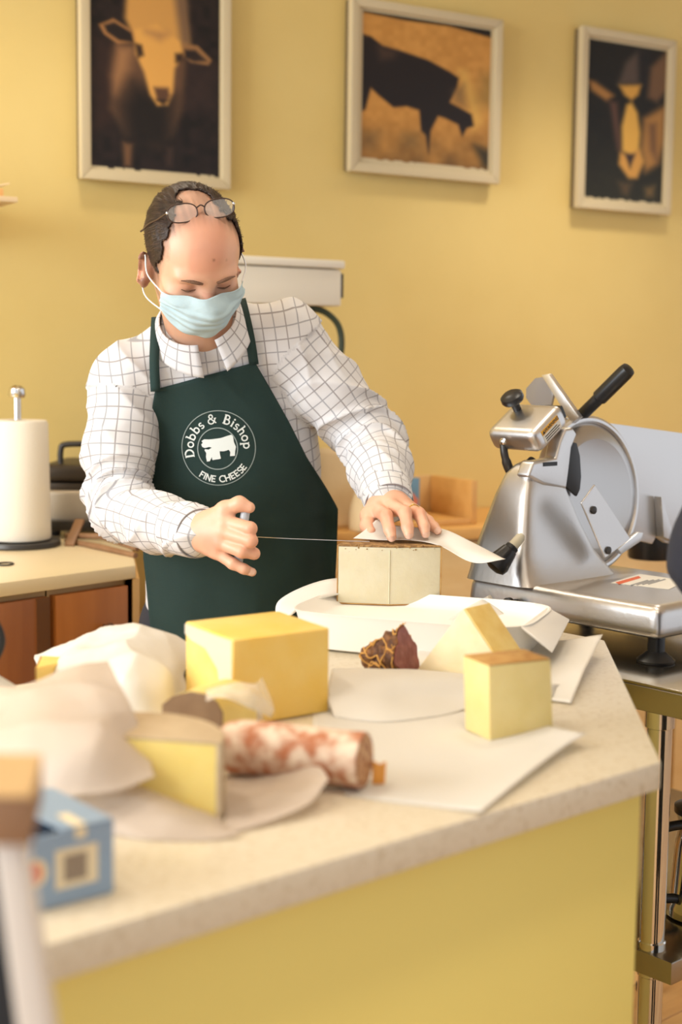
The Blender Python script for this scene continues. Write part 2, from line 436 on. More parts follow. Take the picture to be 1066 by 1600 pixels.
def picture(corners, ins, paint, label, nu=110, nv=140):
    TL, TR, BR, BL = [pl(*c, W0 + WN * 0.035, WN) for c in corners]
    tt = [(p - W0) @ WD for p in (TL, TR, BR, BL)]
    t0, t1 = (tt[0] + tt[3]) / 2, (tt[1] + tt[2]) / 2
    z1, z0 = (TL[2] + TR[2]) / 2, (BL[2] + BR[2]) / 2
    th = thing('framed_picture', wallp((t0 + t1) / 2, z0, 0.0), label, 'picture', 'animal pictures on the wall')
    w = 0.0245
    hexa('back_board', [wallp(t0 + .004, z0 + .004, 0.03), wallp(t1 - .004, z0 + .004, 0.03), wallp(t1 - .004, z0 + .004, 0.001), wallp(t0 + .004, z0 + .004, 0.001),
                        wallp(t0 + .004, z1 - .004, 0.03), wallp(t1 - .004, z1 - .004, 0.03), wallp(t1 - .004, z1 - .004, 0.001), wallp(t0 + .004, z1 - .004, 0.001)], M_frameside, th)
    C = [(t0, z0), (t1, z0), (t1, z1), (t0, z1)]; D = [(t0 + w, z0 + w), (t1 - w, z0 + w), (t1 - w, z1 - w), (t0 + w, z1 - w)]
    for i in range(4):
        j = (i + 1) % 4
        prism('frame_rail', [wallp(*C[i], 0.02), wallp(*C[j], 0.02), wallp(*D[j], 0.02), wallp(*D[i], 0.02)], WN * 0.024, M_frame, th, bev=0.003, seg=2)
    e = w - 0.004
    T, Zg = np.meshgrid(np.linspace(t0 + e, t1 - e, nu), np.linspace(z1 - e, z0 + e, nv), indexing='ij')
    # deckled photograph edge: the print stops short of the frame by an uneven margin
    U = (T - t0) / (t1 - t0); Vv = (z1 - Zg) / (z1 - z0)
    TLc, TRc, BRc, BLc = [np.array(c, float) for c in corners]
    PX = ((1 - U)[..., None] * ((1 - Vv)[..., None] * TLc + Vv[..., None] * BLc) + U[..., None] * ((1 - Vv)[..., None] * TRc + Vv[..., None] * BRc))
    im = paint(PX[..., 0], PX[..., 1])
    rag = ins[3] + 0.006 * (npnoise(U * 60, Vv * 0, .7, 9) - .5)
    edge = (U < ins[0]) | (U > 1 - ins[1]) | (Vv < ins[2]) | (Vv > 1 - rag)
    im[edge] = (206, 190, 154)
    lin = np.where(im / 255 <= .04045, im / 255 / 12.92, ((im / 255 + .055) / 1.055) ** 2.4)
    Vx = W0 + WD * T[..., None] + WN * 0.033 + Z * Zg[..., None]
    o = mesh('photo_print', Vx.reshape(-1, 3), grid_faces(nu, nv), M_print, th)
    ca = o.data.color_attributes.new('Col', 'FLOAT_COLOR', 'POINT')
    ca.data.foreach_set('color', np.concatenate([lin.reshape(-1, 3), np.ones((nu * nv, 1))], 1).ravel())
picture([(121, -70), (362, -82), (357, 296), (128, 280)], (.075, .075, .06, .058), sheep, 'framed photo of a pale sheep facing forward, above the man')
picture([(549, -5), (784, 31), (779, 292), (545, 263)], (.075, .07, .07, .085), bull, 'framed photo of a black bull grazing in an orange field')
picture([(909, 38), (1054, 66), (1047, 337), (901, 324)], (.085, .085, .06, .065), goat, 'framed photo of a goat face on black, rightmost on the wall')

# ================================================================ back counter, left
M_lam = mat('cream_laminate_top', srgb(232, 214, 176), 0.3)
M_door = wood_mat('orange_wood_door', srgb(172, 104, 46), srgb(188, 118, 56), axis=2, scale=4)
M_door2 = wood_mat('red_brown_wood_door', srgb(150, 92, 54), srgb(164, 104, 62), axis=2, scale=4)
M_edge = mat('dark_wood_edge', srgb(104, 66, 34), 0.5)
M_cream = mat('cream_upright', srgb(206, 178, 134), 0.5)
f0 = on(0, 911, 0.92); f1 = on(212, 883, 0.92)
fd = nrm(f1 - f0); fnv = np.array([-fd[1], fd[0], 0])          # towards the wall
_wc = pl(197, 830, W0 + WN * .004, WN); fwd_ = nrm(np.array([_wc[0] - f1[0], _wc[1] - f1[1], 0]))     # the worktop's short end runs back to the wall this way
def towall(p, off=0.004):
    k = ((W0 + WN * off - p) @ WN) / (fwd_ @ WN); return p + fwd_ * k
L0 = f0 - fd * 0.9
def lift(p, z): return np.array([p[0], p[1], z])
wt = prism('back_worktop', [lift(L0, .893), lift(f1, .893), lift(towall(f1), .893), lift(towall(L0), .893)], Z * .027, M_lam, None, bev=.003)
tag(wt, 'cream laminate worktop under the paper towel and grill', 'worktop')
# cabinet units below, each with its own door
def cab_unit(p, q, mdoor, label, knob=None, edge=True):
    t = thing('base_cabinet', lift((p + q) / 2, 0), label, 'cabinet', 'cabinets under the left worktop')
    ins = fnv * 0.025
    prism('body', [lift(p + ins, .1), lift(q + ins, .1), lift(towall(q, .02), .1), lift(towall(p, .02), .1)], Z * .79, M_cream, t)
    prism('plinth', [lift(p + ins * 3, 0), lift(q + ins * 3, 0), lift(towall(q, .02), 0), lift(towall(p, .02), 0)], Z * .1, M_kick, t)
    g = fd * 0.006
    d = prism('door', [lift(p + g + fnv * .004, .115), lift(q - g + fnv * .004, .115), lift(q - g + fnv * .024, .115), lift(p + g + fnv * .024, .115)], Z * .765, mdoor, t, bev=.002)
    if edge:
        prism('edge_strip', [lift(q - g * 6 + fnv * .001, .115), lift(q - g + fnv * .001, .115), lift(q - g + fnv * .0042, .115), lift(q - g * 6 + fnv * .0042, .115)], Z * .765, M_edge, d)
    if knob is not None:
        lathe('knob', [(.003, 0), (.003, .012), (.008, .016), (.008, .022), (.003, .025)], pl(*knob, f0 + fnv * .004, fnv), -fnv, M_edge, d, 14)
c1 = pl(96, 960, f0, fnv); c2 = pl(206, 960, f0, fnv)
cab_unit(lift(L0, 0) + fd * .02, lift(f0, 0) - fd * 0.10, M_door2, 'reddish-brown cabinet further left, beyond the paper towel roll')
cab_unit(lift(f0, 0) - fd * 0.10, lift(c1, 0) - fd * .02, M_door2, 'reddish-brown cabinet door below the paper towel roll')
cab_unit(lift(c1, 0) - fd * .016, lift(c2, 0), M_door, 'orange wooden cabinet door with a small dark knob beside the man', knob=(162, 977), edge=False)
hexa_p = [lift(c2, 0.0) + fd * .002, lift(f1, 0) - fd * .002]
ep = prism('end_panel', [lift(hexa_p[0], 0), lift(hexa_p[1] + fd * .012, 0), lift(towall(hexa_p[1] + fd * .012, .02), 0), lift(towall(hexa_p[0], .02), 0)], Z * .892, wood_mat('light_oak_panel', srgb(206, 160, 96), srgb(218, 176, 112), 2, 4), None, bev=.002)
tag(ep, 'light oak end panel of the left cabinets beside the man', 'panel')

# paper towel holder and roll
pt = on(20, 858, 0.92); pt = np.array([pt[0], pt[1] + .06, .92])
M_steel = mat('brushed_steel', (0.62, 0.61, 0.6), 0.28, 1.0, bump=0.05, bscale=160)
M_chrome = mat('polished_chrome', (0.78, 0.77, 0.75), 0.1, 1.0)
M_black = mat('black_plastic', (0.012, 0.012, 0.013), 0.35)
M_dkmetal = mat('dark_metal', (0.06, 0.055, 0.05), 0.4, 0.6)
M_towel = mat('white_paper_towel', srgb(236, 228, 212), 0.85, bump=0.25, bscale=300)
hold = thing('paper_towel_holder', pt, 'steel upright paper towel holder with a knobbed rod', 'holder')
lathe('base', [(.09, 0), (.092, .004), (.09, .012), (.02, .015)], pt, Z, M_dkmetal, hold, 40)
lathe('rod', [(.0085, .012), (.0085, .325), (.016, .327), (.019, .333), (.017, .346), (.011, .352), (.004, .354)], pt, Z, M_chrome, hold, 20)
roll = lathe('paper_towel_roll', [(.02, .016), (.068, .016), (.0705, .022), (.066, .27), (.062, .277), (.02, .277), (.02, .016)], pt, Z, M_towel, None, 48)
tag(roll, 'white paper towel roll standing on the left worktop', 'paper towel')

# panini grill
M_grsteel = mat('warm_dull_steel', (0.55, 0.49, 0.40), 0.4, 1.0)
g0 = on(72, 845, .92); g0 = np.array([g0[0] + .02, g0[1] + .1, .92])
grill = thing('contact_grill', g0 + np.array([.12, .12, 0]), 'steel contact grill with a dark ribbed lid behind the paper towel', 'grill')
ga = nrm(WD + np.array([.0, -.55, 0])); gb = np.array([-ga[1], ga[0], 0])
gc = g0 + ga * .098 + gb * .1
obox('lower_body', gc + Z * .063, ga * .15, gb * .13, Z * .047, M_grsteel, grill, bev=.012, seg=3)
for sx in (-1, 1):
    for sy in (-1, 1):
        lathe('foot', [(.014, 0), (.018, .016)], gc + ga * .12 * sx + gb * .1 * sy, Z, M_black, grill, 14)
obox('front_tray', gc + Z * .03 - gb * .145, ga * .13, gb * .02, Z * .012, M_dkmetal, grill, bev=.004)
M_lid = mat('dark_bronze_lid', (0.055, 0.042, 0.03), 0.45, 0.5)
obox('hot_plate', gc + Z * .117, ga * .148, gb * .125, Z * .008, M_lid, grill, bev=.003)
obox('lid', gc + Z * .147 + gb * .005, ga * .15, gb * .13, Z * .02, M_lid, grill, bev=.014, seg=3)
for k in range(5):
    obox('vent_slot', gc + Z * .06 - gb * .131 + ga * (.02 * k + .02), ga * .006, gb * .002, Z * .014, M_black, grill)
hp = gc + Z * .152 - gb * .07
tube('handle', smoothpath([hp - ga * .11, hp - ga * .11 + Z * .045, hp - ga * .095 + Z * .06, hp + ga * -.01 + Z * .06, hp + ga * .0 + Z * .05, hp + ga * .015], 30), .007, M_dkmetal, grill, 10)
# wooden tongs and board lying in front of it
M_bwood = wood_mat('dark_utensil_wood', srgb(128, 92, 62), srgb(146, 108, 76), 0, 8)
tg = thing('wooden_tongs', on(150, 868, .92), 'long brown wooden tongs lying on the left worktop', 'tongs')
p0, p1 = on(104, 845, .9245), on(212, 868, .9245)
tube('arm', [p0, (p0 + p1) / 2 + Z * .002, p1], [.006, .007, .006], M_bwood, tg, 10)
p2 = on(206, 862, .9245)
tube('arm', [p0 + Z * .012, (p0 + p2) / 2 + Z * .02 + np.array([.004, .012, 0]), p2 + np.array([.01, .016, 0]) + Z * .004], [.006, .007, .006], M_bwood, tg, 10)
sp = thing('wooden_scraper', on(112, 850, .92), 'short brown wooden scraper propped against the grill', 'utensil')
a0 = on(108, 853, .921); a1 = a0 + np.array([.012, .07, .05])
obox('blade', (a0 + a1) / 2, (a1 - a0) / 2, nrm((1, -.2, 0)) * .011, np.cross(nrm(a1 - a0), nrm((1, -.2, 0))) * .004, M_bwood, sp, bev=.002)
rg = on(8, 881, .922)
tg2 = tube('wire_ring', [rg + np.array([math.cos(t) * .016, math.sin(t) * .02, 0]) for t in np.linspace(0, 2 * math.pi, 24, endpoint=False)], .0018, M_dkmetal, None, 8, closed=True)
tag(tg2, 'small dark wire ring lying on the left worktop edge', 'ring')

# ================================================================ back counter, right (oak)
M_oak = wood_mat('golden_oak', srgb(212, 158, 86), srgb(224, 174, 102), 0, 5)
M_oakpale = wood_mat('pale_oak', srgb(222, 184, 124), srgb(230, 196, 138), 0, 5)
q0 = on(470, 838, .90); q1 = on(772, 836, .90); qd = nrm(np.array([WD[0], WD[1], 0]) * .6 + nrm(q1 - q0) * .4)
def tw2(p, off=.004):
    return p - WN * (((p - W0) @ WN) - off)
q1 = q0 + qd * 1.9
q0 = q0 - qd * .15
ot = prism('oak_worktop', [lift(q0, .875), lift(q1, .875), lift(tw2(q1), .875), lift(tw2(q0), .875)], Z * .03, M_oak, None, bev=.004)
tag(ot, 'golden oak worktop along the wall behind the slicer', 'worktop')
qn = np.array([-qd[1], qd[0], 0])
for k in range(4):
    a, b = q0 + qd * (.01 + .51 * k), q0 + qd * (.01 + .51 * (k + 1) - .004)
    t = thing('oak_cabinet', lift((a + b) / 2, 0), ['pale oak cabinet hidden behind the man', 'pale oak cabinet left of the slicer below the blue packet', 'pale oak cabinet standing behind the slicer', 'pale oak cabinet at the far right along the wall'][k], 'cabinet', 'cabinets under the oak worktop')
    prism('body', [lift(a + qn * .03, .08), lift(b + qn * .03, .08), lift(tw2(b, .02), .08), lift(tw2(a, .02), .08)], Z * .794, M_oakpale, t)
    prism('plinth', [lift(a + qn * .08, 0), lift(b + qn * .08, 0), lift(tw2(b, .02), 0), lift(tw2(a, .02), 0)], Z * .08, M_kick, t)
    for h in range(2):
        aa = a + qd * (.008 + .25 * h); d_ = prism('door', [lift(aa + qn * .01, .1), lift(aa + qd * .24 + qn * .01, .1), lift(aa + qd * .24 + qn * .029, .1), lift(aa + qn * .029, .1)], Z * .765, M_oakpale, t, bev=.002)
        lathe('knob', [(.004, 0), (.004, .012), (.011, .016), (.011, .022), (.004, .025)], lift(aa + qd * (.215 if h == 0 else .025) + qn * .01, .8), -qn, M_oak, d_, 14)
# open oak riser box on it
bx = on(738, 818, .905); r0 = on(560, 820, .905)
rd = WD; bxp = bx.copy()
rl = thing('oak_riser', bxp - rd * .25, 'pale oak open riser box standing on the oak worktop', 'riser')
bz = 1.022
def rb(t0, t1, o0, o1, z0, z1, nm, m):
    b = bxp
    P = [b + rd * t0 + WN * o0, b + rd * t1 + WN * o0, b + rd * t1 + WN * o1, b + rd * t0 + WN * o1]
    prism(nm, [lift(p, z0) for p in P], Z * (z1 - z0), m, rl, bev=.002)
rb(-.27, 0, -.19, -.175, .906, bz, 'back_board', M_oakpale)
rb(-.018, 0, -.174, .02, .906, bz, 'side_board', M_oak)
rb(-.27, -.252, -.174, .02, .906, bz, 'side_board', M_oak)
rb(-.251, -.019, -.174, .02, .906, .922, 'floor_board', M_oak)
# blue printed packet
pk = pl(641, 812, bxp + WN * -.03, WN)
M_blue = mat('blue_packet', srgb(110, 150, 176), 0.5); M_salmon = mat('salmon_print', srgb(226, 130, 100), 0.5)
pkt = thing('blue_packet', lift(pk, .9225), 'small blue packet with a salmon patch in the oak riser', 'packet')
pk = lift(pk, .9225)
obox('pack', pk + Z * .055, rd * .021, WN * .012, Z * .054, M_blue, pkt, bev=.003)
prism('print_patch', [pk + rd * x + WN * .0121 + Z * z for x, z in ((-.014, .028), (.012, .03), (.017, .05), (.0, .07), (-.014, .062))], WN * .0006, M_salmon, pkt)
# beige paper bags between the man and the riser
M_bag = mat('beige_paper_bag', srgb(226, 200, 156), 0.8, bump=0.4, bscale=40)
def bag(c, w, d, h, label, seed):
    nu, nv = 28, 18; V = []
    for j in range(nv):
        v = j / (nv - 1)
        for i in range(nu):
            a = 2 * math.pi * i / nu; ca, sa = math.cos(a), math.sin(a)
            e = 0.5; x = math.copysign(abs(ca) ** e, ca); y = math.copysign(abs(sa) ** e, sa)
            tp = 1.0 - .25 * v ** 3; pin = 1 - .55 * v ** 2
            p = np.array([x * w * tp, y * d * pin, v * h]); k = .012 * vnoise(p, 22, seed) * (0.3 + v)
            p[:2] *= 1 + k * 8; p[2] += (.018 * vnoise(p, 14, seed + 3) if j == nv - 1 else 0)
            V.append(c + rd * p[0] - WN * p[1] + Z * p[2])
    Fc = [(j * nu + i, j * nu + (i + 1) % nu, (j + 1) * nu + (i + 1) % nu, (j + 1) * nu + i) for j in range(nv - 1) for i in range(nu)]
    Fc.append(tuple(range(nu))[::-1]); Fc.append(tuple((nv - 1) * nu + i for i in range(nu)))
    o = mesh('paper_bag', V, Fc, M_bag, None, smooth=True); tag(o, label, 'bag', 'paper bags on the oak worktop')
b1 = on(545, 828, .9055)
bag(lift(b1, .9055) + np.array([-.04, .08, 0]), .075, .05, .20, 'taller beige paper bag just right of the man', 1.3)
bag(lift(b1, .9055) + np.array([.055, .0, 0]), .05, .04, .105, 'shorter beige paper bag under the reaching sleeve', 4.1)
# black box far right on the oak worktop
bk = on(1018, 872, .9055)
kb = thing('black_canister', lift(bk, .9055), 'black lidded canister on the oak worktop behind the slicer', 'canister')
kp = bk.copy()
lathe('can', [(.05, 0), (.052, .004), (.052, .1), (.05, .104)], lift(kp, .9055), Z, M_black, kb, 32)
lathe('lid', [(.054, .104), (.054, .118), (.048, .122), (.012, .124), (.012, .136), (.008, .139)], lift(kp, .9055), Z, M_black, kb, 32)

# white machine on the back counter, behind the man's shoulder
M_white = mat('white_enamel', srgb(232, 224, 206), 0.4)
mp = pl(455, 440, W0 + WN * .42, WN)
mc = thing('counter_scale', lift(mp, .905), 'white boxy machine with a dark side behind the man\'s shoulder', 'machine')
zb = pl(455, 476, W0 + WN * .42, WN)[2]; zt = pl(455, 403, W0 + WN * .42, WN)[2]
wl_ = (pl(534, 440, W0 + WN * .42, WN) - W0) @ WD; w0_ = wl_ - .33
def wb(t0, t1, o0, o1, z0, z1, nm, m, par, bev=.003):
    prism(nm, [wallp(t0, z0, o0), wallp(t1, z0, o0), wallp(t1, z0, o1), wallp(t0, z0, o1)], Z * (z1 - z0), m, par, bev=bev)
wb(w0_, wl_, .25, .42, zb, zt - .022, 'housing', M_white, mc, .006)
wb(w0_ - .005, wl_ + .006, .24, .428, zt - .020, zt, 'lid', M_white, mc, .006)
wb(wl_ + .0005, wl_ + .012, .26, .41, zb + .02, zt - .03, 'side_grille', M_dkmetal, mc, .003)
wb(w0_ + .1, wl_ - .1, .3, .37, .925, zb, 'column', M_dkmetal, mc, .006)
wb(w0_ + .02, wl_ - .02, .22, .44, .906, .925, 'foot_plate', M_steel, mc, .006)
M_green = mat('dark_green_rubber', srgb(52, 60, 40), 0.6)
hs = [wallp(wl_ - .09, zb - .006, .38), wallp(wl_ - .03, zb - .012, .385), wallp(wl_ + .012, zb - .05, .39), wallp(wl_ + .016, zb - .12, .39), wallp(wl_ - .02, zb - .22, .38), wallp(wl_ - .1, .95, .36)]
tube('hose', smoothpath(hs, 40), .008, M_green, mc, 10)

# shelf end with things on it, upper left
sh0 = pl(28, 312, W0 + WN * .25, WN); sz = sh0[2]; st = (sh0 - W0) @ WD
shf = thing('wall_shelf', wallp(st - .3, sz - .02, 0), 'pale wooden wall shelf whose end pokes in at upper left', 'shelf')
wb(st - .7, st, .002, .25, sz - .006, sz + .006, 'board', mat('pale_wood_shelf', srgb(236, 210, 168), .5), shf, .002)
wb(st - .60, st - .57, .002, .2, sz - .12, sz - .0062, 'bracket', M_oak, shf, .002)
wb(st - .075, st - .045, .002, .22, sz - .066, sz - .0062, 'bracket', mat('orange_wood_bracket', srgb(206, 138, 62), .5), shf, .002)
wb(st - .078, st - .036, .002, .222, sz - .078, sz - .0665, 'bracket_foot', mat('dark_green_pad', srgb(30, 40, 24), .6), shf, .002)
sb = obox('paper_stack', wallp(st - .09, sz + .0165, .15), nrm(WD + Z * .0) * .07, WN * .06, Z * .01, mat('tan_card', srgb(230, 176, 110), .7), None, bev=.002)
tag(sb, 'low stack of tan cards lying on the wall shelf', 'paper stack')
sb2 = obox('card', wallp(st - .04, sz + .031, .17), nrm(WD + Z * .25) * .035, WN * .04, nrm(np.cross(WN, WD + Z * .25)) * .0015, mat('cream_card', srgb(244, 220, 176), .7), None)
tag(sb2, 'single cream card tilted up on the tan card stack', 'card')
# ================================================================ steel table and slicer
SA = -CN; SB = CD                                   # towards the camera's right / away to the right
TZ = 0.865
K = on(1030, 1003, 0.907)
def SL(a, b, z): return K + SA * a + SB * b + Z * z
def pa(x, y, a): return pl(x, y, SL(a, 0, 0), SA)
def pb(x, y, b): return pl(x, y, SL(0, b, 0), SB)
tab_c = on(1072, 1082, TZ)
ta = (tab_c - K) @ SA; tb = (tab_c - K) @ SB
M_tabsteel = mat('worktable_steel', (0.42, 0.39, 0.34), 0.24, 1.0, bump=0.03, bscale=120)
table = thing('steel_worktable', lift(SL(ta - .35, tb + .33, 0), 0), 'stainless steel worktable carrying the slicer', 'table')
def trect(a0, a1, b0, b1, z): return [lift(SL(a0, b0, 0), z), lift(SL(a1, b0, 0), z), lift(SL(a1, b1, 0), z), lift(SL(a0, b1, 0), z)]
TA0, TA1, TB0, TB1 = ta - .62, ta, tb, tb + .78
bm = bmesh.new()
prism('table_top', trect(TA0, TA1, TB0, TB1, TZ - .004), Z * .004, M_tabsteel, table, bev=.0015)
for (a0, a1, b0, b1) in ((TA0, TA1, TB0, TB0 + .006), (TA1 - .006, TA1, TB0 + .006, TB1), (TA0, TA0 + .006, TB0 + .006, TB1), (TA0 + .006, TA1 - .006, TB1 - .006, TB1)):
    prism('rolled_edge', trect(a0, a1, b0, b1, TZ - .042), Z * .0375, M_tabsteel, table, bev=.0025, seg=3)
for k, (a, b) in enumerate(((TA1 - .075, TB0 + .045), (TA0 + .055, TB0 + .045), (TA1 - .055, TB1 - .05), (TA0 + .055, TB1 - .05))):
    p = lift(SL(a, b, 0), 0)
    lg = lathe('leg', [(.0195, .06), (.0195, .40), (.0215, .402), (.0215, .455), (.0195, .457), (.0195, .79), (.023, .792), (.023, .8225)], p, Z, M_chrome, table, 28)
    lathe('foot', [(.026, 0), (.028, .01), (.014, .03), (.014, .06)], p, Z, M_dkmetal, lg, 20)
prism('lower_shelf', trect(TA0 + .02, TA1 - .02, TB0 + .02, TB1 - .02, .408), Z * .036, M_tabsteel, table, bev=.003)
# metal pitcher stored on the lower shelf
pp = on(1064, 1452, .445); pp = np.array([pp[0] + .045, pp[1] + .06, .445])
pit = thing('metal_pitcher', pp, 'shiny steel pitcher with black handle on the table shelf', 'pitcher')
lathe('body', [(.05, 0), (.056, .004), (.056, .02), (.05, .03), (.044, .12), (.038, .15), (.044, .17)], pp, Z, M_chrome, pit, 36)
tube('handle', smoothpath([pp + np.array([-.03, -.02, .16]), pp + np.array([-.075, -.03, .15]), pp + np.array([-.085, -.035, .10]), pp + np.array([-.075, -.03, .045]), pp + np.array([-.045, -.02, .035])], 28), .008, M_black, pit, 10)
lathe('collar', [(.044, .17), (.047, .172), (.047, .182), (.02, .188)], pp, Z, M_black, pit, 30)

M_alu = mat('cast_aluminium', (0.66, 0.645, 0.63), 0.34, 1.0, bump=0.06, bscale=140)
M_alu2 = mat('satin_aluminium', (0.72, 0.71, 0.70), 0.36, 1.0, bump=0.04, bscale=160)
slicer = thing('meat_slicer', lift(SL(-.2, .16, 0), TZ), 'large aluminium meat slicer with black handles on steel table', 'slicer')
hexa('base', [SL(-.415, 0, 0), SL(0, 0, 0), SL(0, .33, 0), SL(-.415, .33, 0), SL(-.41, .004, .054), SL(-.004, .004, .054), SL(-.004, .326, .054), SL(-.41, .326, .054)], M_alu, slicer, bev=.02, seg=5)
for a, b in ((-.03, .035), (-.38, .035), (-.03, .295), (-.38, .295)):
    p = SL(a, b, 0); f_h = p[2] - TZ
    lathe('foot', [(.030, 0), (.031, .004), (.024, .010), (.014, .018), (.0135, f_h), (.004, f_h + .002)], lift(p, TZ + .0005), Z, M_black, slicer, 24)
# motor housing: rounded sections, narrowing upwards
def section(a0, a1, b0, b1, z, e=0.32, n=56):
    ca, cb, ha, hb = (a0 + a1) / 2, (b0 + b1) / 2, (a1 - a0) / 2, (b1 - b0) / 2; out = []
    for i in range(n):
        t = 2 * math.pi * i / n; c, s_ = math.cos(t), math.sin(t)
        out.append(SL(ca + ha * math.copysign(abs(c) ** e, c), cb + hb * math.copysign(abs(s_) ** e, s_), z))
    return out
secs = [(-.425, -.258, -.008, .25, .050), (-.42, -.268, -.004, .235, .068), (-.415, -.280, .003, .205, .10), (-.402, -.292, .018, .175, .15), (-.388, -.303, .032, .150, .20), (-.375, -.312, .045, .135, .235), (-.362, -.320, .058, .125, .252), (-.350, -.328, .07, .115, .260)]
def loft(name, rings, m, parent, autos=38):
    n = len(rings[0]); V = [p for r in rings for p in r]
    Fc = [(i * n + j, i * n + (j + 1) % n, (i + 1) * n + (j + 1) % n, (i + 1) * n + j) for i in range(len(rings) - 1) for j in range(n)]
    Fc += [tuple(range(n))[::-1], tuple((len(rings) - 1) * n + j for j in range(n))]
    return mesh(name, V, Fc, m, parent, autos=autos)
loft('motor_housing', [section(*q) for q in secs], M_alu, slicer)
# blade, guard ring
bn = nrm(SA + Z * .10); bc = pa(922, 772, -.338)
lathe('blade', [(.02, -.004), (.131, -.004), (.134, -.001), (.128, .002), (.118, .012), (.100, .018), (.06, .006), (.02, .004)], bc, bn, mat('ground_blade_steel', (.55, .54, .53), .3, 1.0, bump=.03, bscale=90), slicer, 72)
lathe('blade_guard', [(.131, -.014), (.141, -.014), (.145, -.008), (.144, .002), (.139, .006), (.134, .006), (.131, .002), (.131, -.014)], bc, bn, M_alu2, slicer, 72)
nk = pa(878, 700, -.29)
prism('neck', [pa(x, y, -.305) for x, y in ((876, 690), (884, 670), (896, 668), (903, 678), (894, 700), (890, 735), (886, 765), (850, 758), (826, 745), (834, 722), (870, 716))], -SA * .03, M_alu2, slicer, bev=.006, seg=3)
obox('slot', pa(860, 725, -.3045), nrm(np.cross(SA, Z)) * .018, SA * .001, Z * .0035, M_black, slicer)
prism('gap_shade_plate', [pa(x, y, -.322) for x, y in ((891, 690), (902, 692), (907, 712), (909, 745), (907, 765), (902, 776), (886, 762), (886, 730))], -SA * .006, M_black, slicer, bev=.002)  # black plate standing in for the shade in the gap between neck and blade
dp = prism('deflector_plate', [pa(x, y, -.245) for x, y in ((909, 786), (930, 757), (986, 842), (946, 872))], -SA * .004, M_alu2, slicer, bev=.001, seg=1)
for x, y in ((927, 797), (950, 860)):
    lathe('screw', [(.007, 0), (.007, .003), (.003, .0045)], pa(x, y, -.245), SA, M_dkmetal, dp, 16)
prism('guard_latch', [pa(x, y, -.275) for x, y in ((966, 858), (998, 832), (1006, 832), (1002, 846), (972, 866))], -SA * .012, M_alu2, slicer, bev=.002)
# gauge plate and carriage
gp = prism('gauge_plate', [pa(x, y, -.362) for x, y in ((884, 652), (910, 655), (1120, 684), (1120, 862), (1062, 852), (1040, 848), (1026, 838), (1020, 850), (996, 844), (960, 815), (900, 740))], -SA * .008, M_alu2, slicer, bev=.002)
prism('plate_gusset', [pa(1022, 775, -.3615), pa(1026, 838, -.3615), pa(1045, 846, -.3615)], SA * .018, M_alu2, slicer, bev=.001)
# sharpener on top
sb_ = nrm(SB * .82 + Z * .57); sn = nrm(np.cross(SA, sb_)); sn = sn if sn[2] > 0 else -sn
shc = pb(824, 668, .09)
shp = obox('sharpener_cover', shc, SA * .056, sb_ * .046, sn * .022, M_alu2, slicer, bev=.017, seg=5)
kp_ = pb(806, 634, .09)
lathe('knob', [(.0075, -.012), (.0075, .006), (.018, .009), (.021, .014), (.0205, .022), (.015, .026), (.004, .027)], kp_ , sn, M_black, shp, 28)
# warning label on the cover's end
lc = shc + SA * .0562
M_lblY = mat('amber_label', srgb(238, 176, 36), 0.5); M_lblW = mat('white_label', srgb(238, 234, 222), 0.5); M_ink = mat('black_ink', (.02, .02, .02), .6)
def lrect(u0, u1, v0, v1, off): return [lc + sb_ * u + sn * v + SA * off for u, v in ((u0, v0), (u1, v0), (u1, v1), (u0, v1))]
prism('warning_label', lrect(-.026, .024, -.012, .004, 0), SA * .0005, M_lblW, shp)
prism('amber_band', lrect(-.026, .024, .0035, .0125, .0001), SA * .0006, M_lblY, shp)
def put_text(body, size, c, xa, ya, off, m, parent, name='lettering', bold=0.0):
    V, Fc = text_polys(body, size, bold); n = np.cross(nrm(xa), nrm(ya))
    return mesh(name, [c + nrm(xa) * v[0] + nrm(ya) * v[1] + n * off for v in V], Fc, m, parent)
put_text('WARNING', .0088, lc + sb_ * .003 + sn * .008, sb_, sn, .0009, M_ink, shp, 'warning_word', .0002)
prism('warning_triangle', [lc + sb_ * u + sn * v + SA * .0009 for u, v in ((-.0245, .005), (-.0175, .005), (-.021, .0112))], SA * .0002, M_ink, shp)
for k, L_ in enumerate((.02, .023, .021)):
    prism('text_line', [lc + sb_ * u + sn * v + SA * .0006 for u, v in ((-.022, -.0005 - .0042 * k), (-.022 + 2 * L_ * .92, -.0005 - .0042 * k), (-.022 + 2 * L_ * .92, -.0022 - .0042 * k), (-.022, -.0022 - .0042 * k))], SA * .0002, M_ink, shp)
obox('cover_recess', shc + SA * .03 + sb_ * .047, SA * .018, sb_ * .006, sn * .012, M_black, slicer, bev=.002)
# curved arm under the cover, hinge tube
tube('arm', smoothpath([pb(787, 693, .06), pb(789, 712, .06), pb(797, 735, .07), pb(812, 752, .09), pb(835, 762, .11)], 24), [.007] * 8 + [.0085] * 16, M_dkmetal, slicer, 12)
tube('hinge_tube', [pb(812, 742, .08), pb(834, 722, .08)], .0115, M_dkmetal, slicer, 18)
lathe('screw', [(.006, 0), (.006, .004), (.002, .006)], pb(787, 690, .042), -SB, M_chrome, slicer, 14)
